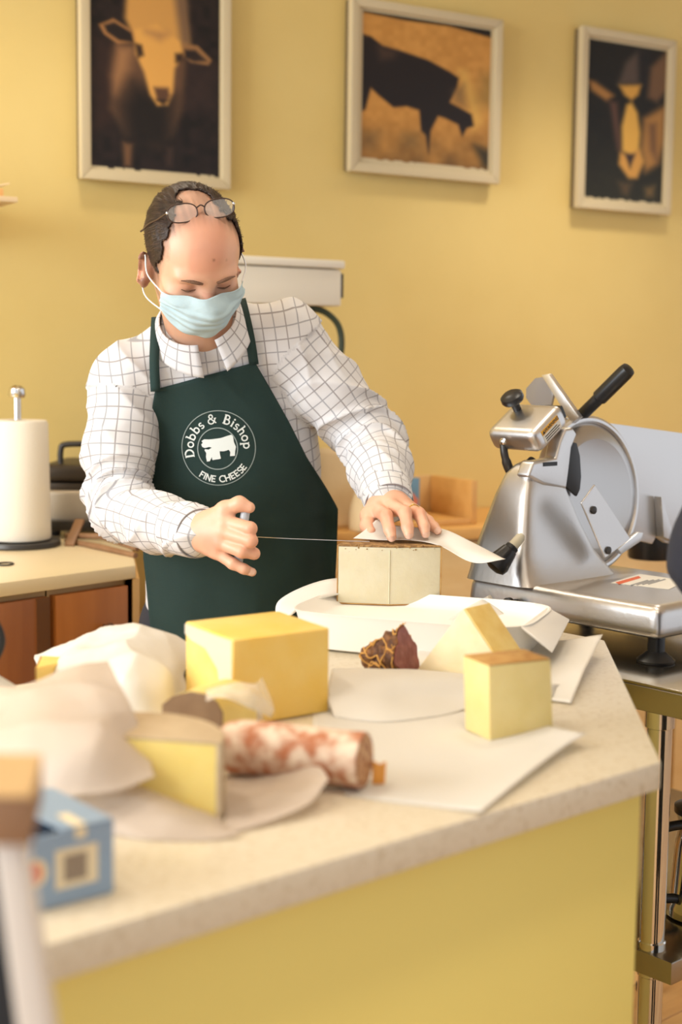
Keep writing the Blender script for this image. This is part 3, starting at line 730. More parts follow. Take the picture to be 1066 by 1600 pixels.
# meat grip arm with clear end plate and long black handle
M_clear = mat('clear_plastic', (.3, .31, .35), .12, alpha=.6)
prism('grip_plate', [pb(x, y, .20) for x, y in ((822, 607), (836, 591), (853, 588), (866, 612), (861, 634), (832, 636), (822, 622))], SB * .006, M_clear, slicer, bev=.001)
prism('grip_bar', [pb(x, y, .195) for x, y in ((846, 586), (857, 584), (905, 652), (893, 662))], SB * .012, M_alu2, slicer, bev=.0015)
h0, h1 = pb(902, 656, .24), pb(984, 575, .24)
hx = h1 - h0; hl = np.linalg.norm(hx)
lathe('handle', [(.010, 0), (.0115, .004), (.0115, hl * .42), (.0145, hl * .44), (.0145, hl * .92), (.013, hl * .98), (.005, hl)], h0, hx, M_black, slicer, 24)
# slice-thickness lever on the housing, small knob
l0, l1 = pb(815, 838, -.012), pb(772, 888, -.055)
lx = l1 - l0; ll = np.linalg.norm(lx)
M_ivory = mat('ivory_stem', srgb(196, 188, 164), .4)
lv = lathe('lever_stem', [(.004, -.004), (.0085, .002), (.0095, ll * .35), (.0085, ll * .36)], l0, lx, M_ivory, slicer, 20)
lathe('lever_grip', [(.010, ll * .3), (.0115, ll * .32), (.0115, ll * .40), (.0135, ll * .42), (.021, ll * .85), (.019, ll * .98), (.010, ll * 1.04)], l0, lx, M_black, lv, 28)
lathe('lock_knob', [(.007, 0), (.007, .012), (.011, .014), (.011, .022), (.005, .024)], pb(806, 942, -.001), -SB, M_dkmetal, slicer, 18)
# paper instruction label on the base
zl = .0543
LQ = [pl(x, y, SL(0, 0, zl), Z) for x, y in ((955, 911), (1000, 897), (1075, 908), (1045, 921))]
prism('base_label', LQ, Z * .0004, M_lblW, slicer)
M_orng = mat('orange_ink', srgb(222, 96, 40), .5)
prism('orange_bar', [pl(x, y, SL(0, 0, zl + .0005), Z) for x, y in ((962, 910), (998, 900), (1002, 903), (968, 913))], Z * .0002, M_orng, slicer)
for k in range(4):
    prism('text_line', [pl(x, y, SL(0, 0, zl + .0005), Z) for x, y in ((985 + 9 * k, 913 - .5 * k + 1), (1012 + 9 * k, 904 - .5 * k + 2), (1014 + 9 * k, 905.2 - .5 * k + 2), (987 + 9 * k, 914 - .5 * k + 1))], Z * .0002, mat('grey_ink', (.3, .3, .3), .6), slicer)

# ================================================================ food and papers on the counter
CZ = 0.92
M_paper = mat('white_deli_paper', srgb(244, 240, 232), 0.55, transl=0.35, bump=0.12, bscale=60)
M_wax = mat('translucent_wax_paper', srgb(230, 217, 203), 0.4, transl=0.4, alpha=0.8, bump=0.1, bscale=30)
def sheet(label, rows, m, nu=34, nv=44, amp=.004, freq=22, seed=0.0, name='wrapping_paper', cat='paper', group='sheets of wrapping paper', fixed=False, crease=0.0):
    C = [[(p if fixed else on(p[0], p[1], CZ + p[2])) for p in r] for r in rows]
    G = cgrid(C, nu, nv)
    for i in range(nu):
        for j in range(nv):
            p = G[i, j]; e = (0.3 + 0.7 * math.sin(math.pi * i / (nu - 1))) * (0.4 + 0.6 * math.sin(math.pi * j / (nv - 1)) ** .5)
            dz = amp * vnoise(p, freq, seed) + (crease * (mnoise.voronoi(Vector((p[0] * freq * 1.2 + seed, p[1] * freq * 1.2, p[2] * freq * .6 + seed)))[0][0] - .45) + crease * .12 * (mnoise.voronoi(Vector((p[0] * freq * 3, p[1] * freq * 3 + seed, p[2] * freq * 1.5)))[0][0] - .45) if crease else 0)
            G[i, j, 2] = max(p[2] + dz * e, (CZ + .0012) if not fixed else -9)
    V = G.reshape(-1, 3); Fc = grid_faces(nu, nv); n = len(V)
    o = mesh(name, V, Fc, m, None, smooth=True)
    md = o.modifiers.new('thickness', 'SOLIDIFY'); md.thickness = .0005
    return tag(o, label, cat, group)

# --- paste and rind cheeses
def cheese_mat(n, c, c2, sc=30, sub=.25, rough=.45, lo=.35, hi=.75):
    return mat(n, srgb(*c), rough, noise=(sc, srgb(*c2), lo, hi), bump=.12, bscale=120, sub=sub, sss=(1, .75, .35))
M_ivoryp = cheese_mat('ivory_cheese_paste', (214, 204, 174), (208, 196, 162))
M_cream_p = cheese_mat('pale_yellow_cheese_paste', (232, 212, 146), (226, 204, 132))
M_ched = cheese_mat('golden_cheddar', (238, 196, 90), (242, 210, 126), 14)
M_gouda = cheese_mat('yellow_gouda_paste', (236, 210, 124), (230, 202, 112))
M_brownrind = mat('brown_mottled_rind', srgb(178, 138, 84), .85, noise=(90, srgb(132, 98, 58), .4, .6), bump=1.0, bscale=220)
M_greyrind = mat('grey_beige_rind', srgb(196, 174, 140), .8, noise=(20, srgb(176, 152, 118), .35, .7), bump=.3, bscale=120)
M_tanrind = mat('tan_rind', srgb(168, 120, 60), .8, noise=(60, srgb(190, 148, 84), .35, .65), bump=.5, bscale=160)
def half_disc(c, dx, back, r, n=40, bulge=0.0):
    P = [c + dx * r * math.cos(t) + back * r * math.sin(t) for t in np.linspace(0, math.pi, n)]
    return P + ([c - back * bulge] if bulge else [])
def half_wheel(name, label, cat, c, dx, back, r, h, mp, mr, mtop, rt=.0018, bulge=0.0):
    t = thing(name, c, label, cat)
    prism('paste', [p + Z * .002 for p in half_disc(c + back * .0004, dx, back, r - rt, bulge=bulge)], Z * (h - .004), mp, t, bev=.0012, seg=2)
    A = [c + dx * r * math.cos(a) + back * r * math.sin(a) for a in np.linspace(0, math.pi, 48)]
    B = [c + dx * (r - rt) * math.cos(a) + back * (r - rt) * math.sin(a) for a in np.linspace(math.pi, 0, 48)]
    prism('side_rind', [p + Z * .001 for p in A + B], Z * (h - .002), mr, t, bev=.0004, seg=1)
    prism('top_rind', [p + Z * (h - .0021) for p in half_disc(c, dx, back, r - .0005, bulge=bulge * .98)], Z * .0024, mtop, t, bev=.0008, seg=1)
    prism('bottom_rind', [p + Z * .0002 for p in half_disc(c, dx, back, r - .0005, bulge=bulge * .98)], Z * .002, mr, t, bev=.0005, seg=1)
    return t

# low white carton tray that carries the wheel
WZ = 0.960
M_tray = mat('white_card_tray', srgb(240, 236, 228), .45)
tfl, tfr = on(448, 972, WZ), on(812, 1002, WZ)
tdx = nrm(tfr - tfl); tdy = np.array([-tdx[1], tdx[0], 0.0]); tw = np.linalg.norm(tfr - tfl); tdp = .215
tray = thing('white_tray', lift(tfl + tdx * tw / 2 + tdy * tdp / 2, CZ), 'low white card tray under the half cheese wheel', 'tray')
def tp(u, v, z): return lift(tfl + tdx * u + tdy * v, z)
def tring(k, z, n=72):
    out = []
    for i in range(n):
        t = 2 * math.pi * i / n; c, s_ = math.cos(t), math.sin(t)
        out.append(tp(tw / 2 + (tw / 2 + k) * math.copysign(abs(c) ** .42, c), tdp / 2 + (tdp / 2 + k) * math.copysign(abs(s_) ** .42, s_), z))
    return out
loft('tray_body', [tring(-.012, CZ + .001), tring(-.006, CZ + .004), tring(.004, WZ + .010), tring(.008, WZ + .017), tring(.005, WZ + .0175), tring(-.004, WZ + .008), tring(-.014, WZ), tring(-.03, WZ - .0002)], M_tray, tray, 50)
def flap(pts, m=M_tray, n='flap', th=.0035):
    a, b, c, d = pts; nn = nrm(np.cross(b - a, d - a)); prism(n, [a, b, c, d], nn * th, m, tray, bev=.001, seg=1)
flap([tp(tw - .004, tdp - .03, WZ + .014), tp(tw - .004, .02, WZ + .014), tp(tw + .042, .016, WZ - .016), tp(tw + .034, tdp - .05, WZ + .002)])
lf = [[tp(-.030, .03, WZ - .006), tp(-.052, .10, WZ + .012), tp(-.02, .19, WZ + .030), tp(.05, .235, WZ + .036)], [tp(-.006, .03, WZ + .004), tp(-.006, .10, WZ + .010), tp(.012, .17, WZ + .014), tp(.06, .205, WZ + .016)]]
G_ = cgrid(lf, 6, 24); _o = mesh('flap', G_.reshape(-1, 3), grid_faces(6, 24), M_tray, tray, smooth=True); _o.modifiers.new('thickness', 'SOLIDIFY').thickness = .003

wc = on(608, 949, WZ); wl0, wr0 = on(526, 944, WZ), on(689, 946, WZ)
wr = np.linalg.norm(wr0 - wl0) / 2
wdx = nrm(wr0 - wl0); wback = np.array([-wdx[1], wdx[0], 0]); wmid = (wl0 + wr0) / 2
WH = at(607, 854.5, wmid[1] - .012)[2] - WZ
wheel = half_wheel('half_cheese_wheel', 'half wheel of ivory cheese with crumbly brown top rind, being cut', 'cheese', lift(wmid, WZ + .0005), wdx, wback, wr, WH, M_ivoryp, M_tanrind, M_brownrind, bulge=.012)
WTOP = WZ + WH
_rc = lift(wmid, WZ + .004) - wback * .0118
prism('cut_ridge', [_rc - wdx * .0008, _rc - wback * .0009, _rc + wdx * .0008, _rc + wback * .001], Z * (WH - .009), M_ivoryp, wheel)
# loose rind crumbs on the front edge
crm = []; cf = []
rs = random.Random(3)
for k in range(70):
    u = rs.uniform(-.92, .92); v = -.012 * (1 - abs(u)) + .001; zz = WTOP - abs(rs.gauss(0, .004)) + .0015
    c = wmid + wdx * u * wr + wback * (v + rs.uniform(-.0012, .004)); s_ = rs.uniform(.0008, .0022)
    i0 = len(crm)
    for q in ((1, 0, 0), (-1, 0, 0), (0, 1, 0), (0, -1, 0), (0, 0, 1), (0, 0, -1)):
        crm.append((c[0] + q[0] * s_ * rs.uniform(.6, 1.6), c[1] + q[1] * s_, zz + q[2] * s_ * .7))
    cf += [(i0 + a, i0 + b, i0 + d) for a, b, d in ((0, 2, 4), (2, 1, 4), (1, 3, 4), (3, 0, 4), (2, 0, 5), (1, 2, 5), (3, 1, 5), (0, 3, 5))]
tag(mesh('rind_crumbs', crm, cf, M_brownrind, wheel), kind='stuff')

# cheddar block
ch_t = 1.0225
CT = [on(x, y, ch_t) for x, y in ((290, 971), (364, 1000), (515, 981))]; CT.append(CT[0] + CT[2] - CT[1])
ched = thing('cheddar_block', lift((CT[0] + CT[2]) / 2, CZ), 'large golden block of cheddar with pale film on one corner', 'cheese')
hexa('block', [lift(CT[0], CZ + .001), lift(CT[1], CZ + .001), lift(CT[2], CZ + .001), lift(CT[3], CZ + .001), *CT], M_ched, ched, bev=.0028, seg=3)
M_film = mat('cling_film', srgb(246, 236, 220), .22, alpha=.42)
e1 = nrm(CT[1] - CT[0]); e2 = nrm(CT[2] - CT[1]); fo1 = -e2; fo2 = -np.array([-e2[1], e2[0], 0]) if (-np.array([-e2[1], e2[0], 0]) @ (CT[3] - CT[0] + CT[1])) < 0 else np.array([-e2[1], e2[0], 0])
l01 = np.linalg.norm(CT[1] - CT[0])
def face_pt(o_, d_, u, h, n_, off): return lift(o_ + d_ * u + n_ * off, CZ + h)
nL = np.cross(e1, Z); nL = nL if nL @ (CT[0] - CT[2]) > 0 else -nL
nR = np.cross(e2, Z); nR = nR if nR @ (CT[1] - CT[3]) > 0 else -nR
FL_ = []
fr = [(0, .1), (.35, .1), (.98, .101), (1.0, .04), (.93, .022), (.80, .028), (.70, .062), (.45, .080), (.15, .083), (0, .088)]
prism('film_patch', [face_pt(CT[0], e1, u * l01, h, nL, .0004) for u, h in fr], nL * .0007, M_film, ched)
prism('film_patch', [face_pt(CT[1], e2, u, h, nR, .0004) for u, h in ((.0, .03), (.012, .05), (.018, .034), (.030, .028), (.042, .006), (.03, .004), (.0, .006))], nR * .0007, M_film, ched)

# triangular wedge
wp = [on(648, 1051, CZ + .006), None, None]
wn_y = wp[0][1]
W_A = wp[0]; W_B = at(724, 951, wn_y - .0); W_C = on(800, 1066, CZ + .006)
nW = nrm(np.cross(W_C - W_A, W_B - W_A)); nW = nW if nW[1] > 0 else -nW
wext = nrm(np.array([.62, .78, 0])) * .062
M_wedge = cheese_mat('cream_wedge_paste', (240, 224, 184), (234, 212, 164), 40)
M_wside = cheese_mat('golden_wedge_side', (236, 204, 126), (226, 186, 100), 40)
wedge = thing('cheese_wedge', (W_A + W_C) / 2, 'cream triangular cheese wedge with golden sloping rind, leaning on paper', 'cheese')
prism('paste', [W_A, W_B, W_C], wext * .985, M_wedge, wedge, bev=.002, seg=2)
sl_n = nrm(np.cross(W_C - W_B, wext)); sl_n = sl_n if sl_n[2] > 0 else -sl_n
prism('golden_side', [W_B + wext * .02 + (W_C - W_B) * .01, W_B + wext * .98 + (W_C - W_B) * .01, W_C + wext * .98 - (W_C - W_B) * .06, W_C + wext * .02 - (W_C - W_B) * .06], sl_n * .002, M_wside, wedge, bev=.0008)

# small square piece with brown rind on top
QB = [on(727, 1140, CZ + .002), on(766, 1158, CZ + .002), on(865, 1145, CZ + .002)]; QB.append(QB[0] + QB[2] - QB[1])
qz = at(764, 1041, QB[1][1])[2]
QT = [lift(p, qz) for p in (on(724, 1025, qz), on(764, 1041, qz), on(861, 1031, qz))]; QT.append(QT[0] + QT[2] - QT[1])
cube = thing('cheese_piece', (QB[0] + QB[2]) / 2, 'small squarish pale yellow cheese piece with brown rind on top', 'cheese')
hexa('paste', QB + QT, M_cream_p, cube, bev=.0016, seg=2)
up = .0012
hexa('top_rind', [p + Z * .0002 for p in QT] + [p + Z * .0016 + (np.mean(QT, 0) - p) * .02 for p in QT], M_tanrind, cube, bev=.0004, seg=1)

# net-covered dark cured ham end
hm0 = on(568, 1031, CZ + .016); hm1 = at(634, 1021, hm0[1] - .032); hm0 = hm0 + np.array([0, .0, 0])
hax = hm1 - hm0; hL = np.linalg.norm(hax); ha = nrm(hax); hy = nrm(np.cross(Z, ha)); hz = np.cross(ha, hy)
M_ham = mat('dark_cured_ham_crust', srgb(86, 50, 26), .55, noise=(70, srgb(150, 98, 46), .45, .7), bump=1.0, bscale=180)
M_hamcut = mat('cured_ham_cut', srgb(126, 58, 52), .4, noise=(60, srgb(158, 92, 84), .45, .7), bump=.2, bscale=120)
M_net = mat('golden_net_string', srgb(206, 154, 78), .7)
ham = thing('cured_ham_end', lift((hm0 + hm1) / 2, CZ), 'dark cured ham end in golden netting beside the wedge', 'cured meat')
def hamp(u, t, off=0.0):
    r = (.0155 + .017 * u ** .8 + off) * (1 + .10 * math.sin(3 * t + 4 * u) + .30 * vnoise((math.cos(t), math.sin(t), u * 3), 2.3, 2.0))
    if u < .12: r *= (u / .12) ** .5 * .75 + .25
    c = hm0 + hax * u; p = c + r * (hy * math.cos(t) + hz * math.sin(t) * .95); p[2] = max(p[2], CZ + .004); return p
loft('crust', [[hamp(u, 2 * math.pi * j / 40) for j in range(40)] for u in np.linspace(0, 1, 24)], M_ham, ham, 80)
prism('cut_face', [hamp(1, 2 * math.pi * j / 40, -.002) + ha * .0003 for j in range(40)], ha * .0015, M_hamcut, ham, bev=.0004, seg=1)
for k in range(9):
    for sgn in (-1, 1):
        if rs.random() < .3: continue
        ph_ = rs.uniform(-.3, .3); tw_ = rs.uniform(1.2, 3.0)
        tube('net_string', [hamp(u, 2 * math.pi * k / 9 + sgn * u * tw_ + ph_ + .25 * math.sin(u * 14 + k), .0008) for u in np.linspace(.06, 1.0, 26)], .0011, M_net, ham, 6)
for k in range(10):
    t = rs.uniform(0, 6.28); b_ = hamp(rs.choice((.02, .98)), t); d_ = nrm(np.array([rs.uniform(-1, 1), rs.uniform(-1, 1), rs.uniform(.1, 1)]))
    tube('loose_thread', [b_, b_ + d_ * .004, b_ + d_ * .007 + Z * .002], .0006, M_net, ham, 5)

# half gouda, front left
gR = on(344, 1281, CZ + .002); gdx = nrm(np.array([.975, -.22, 0])); gback = np.array([-gdx[1], gdx[0], 0]); gr = .092
half_wheel('half_gouda', 'half wheel of yellow cheese with smooth grey-beige rind, in front', 'cheese', lift(gR - gdx * gr, CZ + .002), gdx, gback, gr, .071, M_gouda, M_greyrind, M_greyrind, rt=.004)

# wedge with dark grey rind under film
KP = [at(x, y, 1.49) for x, y in ((256, 1100), (272, 1087), (298, 1080), (322, 1084), (340, 1096), (349, 1114))]
KP = [lift(KP[0], CZ + .002)] + KP + [lift(KP[-1], CZ + .002)]
kext = np.array([.032, .062, 0])
rw = thing('rinded_wedge', lift(np.mean(KP, 0) + kext / 2, CZ), 'yellow cheese wedge with grey-brown rind between gouda and cheddar', 'cheese')
M_dkrind = mat('grey_brown_rind', srgb(170, 142, 112), .85, noise=(30, srgb(146, 118, 92), .35, .7), bump=.2, bscale=120)
prism('paste', KP, kext, M_gouda, rw)
prism('face_rind', [p - kext * .002 for p in KP], -nrm(kext) * .003, M_dkrind, rw)

# little yellow wedge on the left
yz = .955
YP = [on(x, y, yz) for x, y in ((57, 1043), (66, 1024), (124, 1028))]
yw = thing('small_cheese_wedge', lift(np.mean(YP, 0), CZ), 'little golden cheese wedge at the left end of the papers', 'cheese')
prism('paste', [lift(p, CZ + .001) for p in YP], Z * (yz - CZ - .001), M_ched, yw, bev=.002)
prism('rind', [lift(YP[0], CZ + .002), lift(YP[1], CZ + .002), lift(YP[1] + nrm(YP[1] - YP[2]) * .003, CZ + .002), lift(YP[0] + nrm(YP[0] - YP[2]) * .003, CZ + .002)], Z * (yz - CZ - .003), M_tanrind, yw, bev=.0005, seg=1)

# salami
sr = .0275
s0, s1 = on(352, 1164, CZ + sr + .003), on(569, 1188, CZ + sr + .003)
sax = s1 - s0; sL = np.linalg.norm(sax); sa_ = nrm(sax); sy_ = nrm(np.cross(Z, sa_)); sz_ = np.cross(sa_, sy_)
M_sal = mat('salami_skin', srgb(178, 108, 68), .65, noise=(55, srgb(228, 204, 178), .40, .64), bump=.6, bscale=70)
M_salcut = mat('salami_cut_face', srgb(158, 96, 56), .5, noise=(160, srgb(214, 170, 118), .45, .65), bump=.3, bscale=200)
sal = thing('salami', lift((s0 + s1) / 2, CZ), 'mottled white and red salami lying in front of the cheddar', 'salami')
def salp(u, t, off=0.0):
    r = (sr + off) * (1 + .05 * vnoise((math.cos(t) * 1.2, math.sin(t) * 1.2, u * 4), 1.3, 4.0)) * (.82 + .18 * min(1, u / .12) ** .5)
    return s0 + sax * u + r * (sy_ * math.cos(t) + sz_ * math.sin(t))
loft('skin', [[salp(u, 2 * math.pi * j / 44) for j in range(44)] for u in np.linspace(0, 1, 36)], M_sal, sal, 70)
prism('cut_face', [salp(1, 2 * math.pi * j / 44, -.0025) + sa_ * .0002 for j in range(44)], sa_ * .0014, M_salcut, sal, bev=.0004, seg=1)
M_tagc = mat('orange_casing', srgb(222, 150, 58), .5)
b0_ = on(583, 1226, CZ + .002)
prism('casing_end', [b0_, b0_ + np.array([.012, .003, .0]), b0_ + np.array([.013, .004, .022]), b0_ + np.array([.008, .003, .019]), b0_ + np.array([.0, 0, .024])], np.array([-.001, .003, 0]), M_tagc, sal, bev=.0004)

# papers
sheet('flat white paper sheet under the small squarish cheese piece', [[(540, 1243, .001), (610, 1253, .001), (690, 1262, .001), (752, 1268, .004)], [(505, 1190, .001), (600, 1190, .001), (720, 1200, .001), (815, 1217, .008)], [(490, 1140, .001), (600, 1140, .001), (740, 1150, .001), (880, 1168, .011)], [(490, 1100, .001), (600, 1105, .001), (740, 1112, .001), (916, 1146, .016)]], M_paper, amp=.0012, freq=14, seed=1)
sheet('curled paper sheet standing in front of the dark ham end', [[(522, 1120, .002), (600, 1128, .002), (690, 1118, .002), (740, 1104, .002)], [(512, 1085, .020), (590, 1090, .018), (690, 1090, .012), (850, 1098, .003)], [(518, 1048, .036), (590, 1050, .034), (680, 1058, .028), (870, 1072, .006)], [(522, 1044, .022), (590, 1045, .018), (680, 1048, .012), (885, 1070, .005)]], M_paper, amp=.002, freq=26, seed=2)
sheet('paper sheet propped up behind the cream triangular wedge', [[(640, 1052, .003), (740, 1078, .002), (830, 1090, .002), (893, 1098, .004)], [(655, 1008, .018), (750, 1025, .012), (845, 1048, .004), (908, 1060, .014)], [(705, 965, .042), (770, 985, .030), (850, 1015, .008), (925, 1025, .022)], [(766, 929, .060), (795, 965, .036), (855, 1000, .014), (942, 991, .034)]], M_paper, amp=.002, freq=14, seed=3, crease=.003)
sheet('crumpled white paper heap at the counter back, left of the cheddar', [[(150, 1118, .002), (205, 1118, .006), (262, 1112, .004), (292, 1074, .004)], [(90, 1072, .012), (170, 1060, .045), (250, 1052, .046), (288, 1050, .02)], [(60, 1044, .016), (140, 1016, .056), (222, 1000, .064), (304, 1018, .040)], [(54, 1022, .018), (112, 1006, .036), (195, 986, .066), (268, 996, .054)], [(70, 1030, .003), (120, 1012, .01), (195, 1000, .02), (262, 1004, .02)]], M_paper, 80, 86, amp=.002, freq=11, seed=4, crease=.030)
sheet('translucent wax paper sheet standing up at the front left', [[(-30, 1240, .02), (60, 1246, .03), (165, 1240, .035), (242, 1214, .042)], [(-30, 1160, .055), (60, 1168, .066), (150, 1160, .072), (222, 1150, .066)], [(-25, 1100, .06), (50, 1096, .085), (130, 1078, .095), (192, 1082, .09)], [(-20, 1075, .065), (40, 1072, .085), (110, 1042, .104), (168, 1030, .104)]], M_wax, 80, 86, amp=.001, freq=8, seed=5, crease=.028)
sheet('translucent wax paper sheet lying under the half gouda', [[(150, 1300, .001), (230, 1312, .001), (310, 1314, .001), (378, 1304, .004)], [(105, 1262, .016), (180, 1270, .014), (262, 1276, .012), (352, 1292, .003)], [(80, 1225, .036), (165, 1225, .03), (238, 1236, .022), (340, 1262, .002)], [(70, 1190, .03), (170, 1180, .001), (240, 1200, .001), (335, 1225, .001)]], M_wax, 44, 48, amp=.001, freq=10, seed=6, crease=.014)
sheet('small wax paper sheet curling up below the salami', [[(352, 1303, .002), (420, 1284, .005), (478, 1258, .012), (514, 1218, .026)], [(350, 1255, .002), (415, 1245, .008), (470, 1230, .018), (508, 1206, .03)], [(355, 1205, .001), (415, 1200, .010), (465, 1196, .022), (500, 1198, .03)]], M_wax, 30, 36, amp=.003, freq=30, seed=7, crease=.003)
sheet('crinkled film draped over the grey-rinded wedge', [[(322, 1096, .068), (340, 1090, .070), (360, 1092, .072), (392, 1108, .056), (424, 1122, .03)], [(322, 1086, .069), (342, 1080, .072), (366, 1076, .074), (402, 1084, .066), (428, 1106, .04)], [(322, 1078, .068), (342, 1072, .070), (370, 1066, .070), (398, 1068, .068), (410, 1058, .064)]], M_film, 24, 40, amp=.004, freq=40, seed=8, crease=.004, name='cling_film', cat='film', group=None)
sheet('white paper corner cut off by the left photo edge', [[(-40, 1110, .01), (0, 1112, .01), (40, 1104, .006)], [(-40, 1075, .03), (-5, 1080, .03), (30, 1086, .014)], [(-40, 1035, .05), (-5, 1053, .04), (36, 1078, .016)]], M_paper, 20, 20, amp=.003, freq=26, seed=9)
# sheet under the hand on top of the wheel
yb = wmid[1]
TPW = [[(552, 841, yb + .045), (603, 844, yb + .03), (645, 844, yb + .024), (688, 853, yb + .004), (740, 879, yb - .03), (790, 873, yb - .05)],
       [(569, 829, yb + .055), (606, 836, yb + .05), (648, 839, yb + .05), (684, 841, yb + .035), (738, 862, yb - .01), (786, 872, yb - .03)],
       [(588, 812, yb + .075), (614, 820, yb + .07), (652, 824, yb + .07), (694, 827, yb + .055), (742, 849, yb + .02), (782, 870, yb - .01)]]
hp_ = sheet('paper sheet under the hand on top of the cut wheel', [[at(*p) for p in r] for r in TPW], M_paper, 26, 46, amp=.002, freq=30, seed=10, fixed=True)
for v in hp_.data.vertices:
    q = np.array(v.co[:]) - wmid; u_, v_ = q @ wdx, q @ wback
    if v_ > -.01 and (u_ * u_ + v_ * v_) < (wr + .002) ** 2: v.co.z = max(v.co.z, WTOP + .0018)
# small dark pack with a barcode, behind the cheddar
dk = on(284, 1062, CZ); dkp = thing('dark_pack', dk, 'small dark pack with a barcode label between paper heap and cheddar', 'packet')
obox('pack', dk + np.array([0.0, .03, .012]), nrm((.9, .3, 0)) * .03, nrm((-.3, .9, 0)) * .02, Z * .0105, M_black, dkp, bev=.002)
obox('barcode_label', dk + np.array([0.006, .0106, .0175]), nrm((.9, .3, 0)) * .016, nrm((-.3, .9, 0)) * .0006, Z * .0035, M_lblW, dkp)
for k in range(9):
    obox('bar', dk + np.array([0.006, .0099, .0175]) + nrm((.9, .3, 0)) * (-.013 + .0032 * k), nrm((.9, .3, 0)) * (.0004 + .0004 * (k % 3)), nrm((-.3, .9, 0)) * .0002, Z * .0026, M_ink, dkp)

# blue carton, front left
BA, BB = on(178, 1394, CZ + .001), on(50, 1427, CZ + .001)
bxd = nrm(BB - BA); byd = np.array([bxd[1], -bxd[0], 0]); byd = byd if byd[1] > 0 else -byd
bw = np.linalg.norm(BB - BA); bh = .058; bd = .1
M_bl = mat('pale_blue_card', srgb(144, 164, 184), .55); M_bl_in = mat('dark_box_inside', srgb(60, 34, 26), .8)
M_cr = mat('cream_print', srgb(232, 214, 176), .55); M_gr = mat('grey_print', srgb(168, 150, 128), .55); M_or = mat('orange_print', srgb(226, 104, 62), .55)
bxo = thing('blue_carton', (BA + BB) / 2 + byd * bd / 2, 'opened pale blue carton with barcode label at the front left', 'box')
def bp_(u, v, z): return BA + bxd * u + byd * v + Z * z
t_ = .0018
prism('front_panel', [bp_(0, 0, 0), bp_(bw, 0, 0), bp_(bw, t_, 0), bp_(0, t_, 0)], Z * bh, M_bl, bxo, bev=.0004, seg=1)
prism('back_panel', [bp_(0, bd - t_, 0), bp_(bw, bd - t_, 0), bp_(bw, bd, 0), bp_(0, bd, 0)], Z * bh, M_bl, bxo)
prism('side_panel', [bp_(0, t_, 0), bp_(t_, t_, 0), bp_(t_, bd - t_, 0), bp_(0, bd - t_, 0)], Z * bh, M_bl, bxo)
prism('side_panel', [bp_(bw - t_, t_, 0), bp_(bw, t_, 0), bp_(bw, bd - t_, 0), bp_(bw - t_, bd - t_, 0)], Z * (bh * .8), M_bl, bxo)
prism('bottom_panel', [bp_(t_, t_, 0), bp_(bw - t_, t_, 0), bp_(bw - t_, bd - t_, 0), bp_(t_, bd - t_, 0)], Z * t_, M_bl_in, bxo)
lid_ = prism('lid', [bp_(0, 0, bh + .0002), bp_(bw * .62, 0, bh + .0002), bp_(bw * .86, bd, bh + .006), bp_(0, bd, bh + .0002)], Z * t_, M_bl, bxo, bev=.0004, seg=1)
prism('inner_flap', [bp_(bw * .62, .004, bh - .012), bp_(bw * 1.0, .002, bh - .018), bp_(bw * 1.02, .002, bh - .004), bp_(bw * .66, .004, bh - .001)], byd * .001, M_cr, bxo)
def bface(u0, u1, z0, z1, off, m, nm):
    prism(nm, [bp_(u0, -off, z0), bp_(u1, -off, z0), bp_(u1, -off, z1), bp_(u0, -off, z1)], -byd * .0003, m, bxo)
bface(bw * .20, bw * .72, .013, .044, .0001, M_cr, 'label')
bface(bw * .34, bw * .62, .018, .039, .0005, M_gr, 'barcode')
for k in range(8):
    bface(bw * (.345 + .034 * k), bw * (.352 + .034 * k + .006 * (k % 3)), .019, .038, .0009, mat('bar_print', srgb(146, 128, 108), .6), 'bar')
prism('round_logo', [bp_(bw * (.96 + .15 * math.cos(a)), -.0001, .030 + .0115 * math.sin(a)) for a in np.linspace(0, 2 * math.pi, 24, endpoint=False) ], -byd * .0003, M_cr, bxo)
prism('round_logo', [bp_(bw * (.97 + .085 * math.cos(a)), -.0005, .030 + .0085 * math.sin(a)) for a in np.linspace(0, 2 * math.pi, 24, endpoint=False)], -byd * .0003, M_or, bxo)
prism('top_tab', [bp_(bw * .34, -.0002, bh - .008), bp_(bw * .48, -.0002, bh - .008), bp_(bw * .48, -.0002, bh + .0005), bp_(bw * .34, -.0002, bh + .0005)], -byd * .0003, M_cr, bxo)
prism('top_tab', [bp_(bw * .34, 0, bh + t_ + .0004), bp_(bw * .48, 0, bh + t_ + .0004), bp_(bw * .48, .03, bh + t_ + .0012), bp_(bw * .34, .03, bh + t_ + .0012)], Z * .0003, M_cr, bxo)

# white stand with a tan box in the very front left
M_taupe = mat('taupe_box', srgb(150, 112, 80), .6); M_taupetop = mat('tan_box_lid', srgb(206, 170, 120), .6)
M_stand = mat('white_stand', srgb(228, 218, 206), .5)
SY = .78
sd = thing('white_stand', lift(at(60, 1600, SY), 0) + np.array([.1, .0, 0]), 'slanting white stand at the lower left photo corner', 'stand')
p_t0, p_t1 = at(-14, 1316, SY), at(32, 1316, SY); p_b0, p_b1 = at(24, 1600, SY), at(78, 1600, SY)
k_ = p_b0[2] / (p_t0[2] - p_b0[2])
f_b0, f_b1 = p_b0 + (p_b0 - p_t0) * k_, p_b1 + (p_b1 - p_t1) * k_ 
f_b0, f_b1 = lift(f_b0, .012), lift(p_b1 + (p_b0 - p_t0) * k_, .012)
prism('post', [p_t0, p_t1, p_b1, f_b1, f_b0, p_b0], np.array([0, .022, 0]), M_stand, sd, bev=.003)
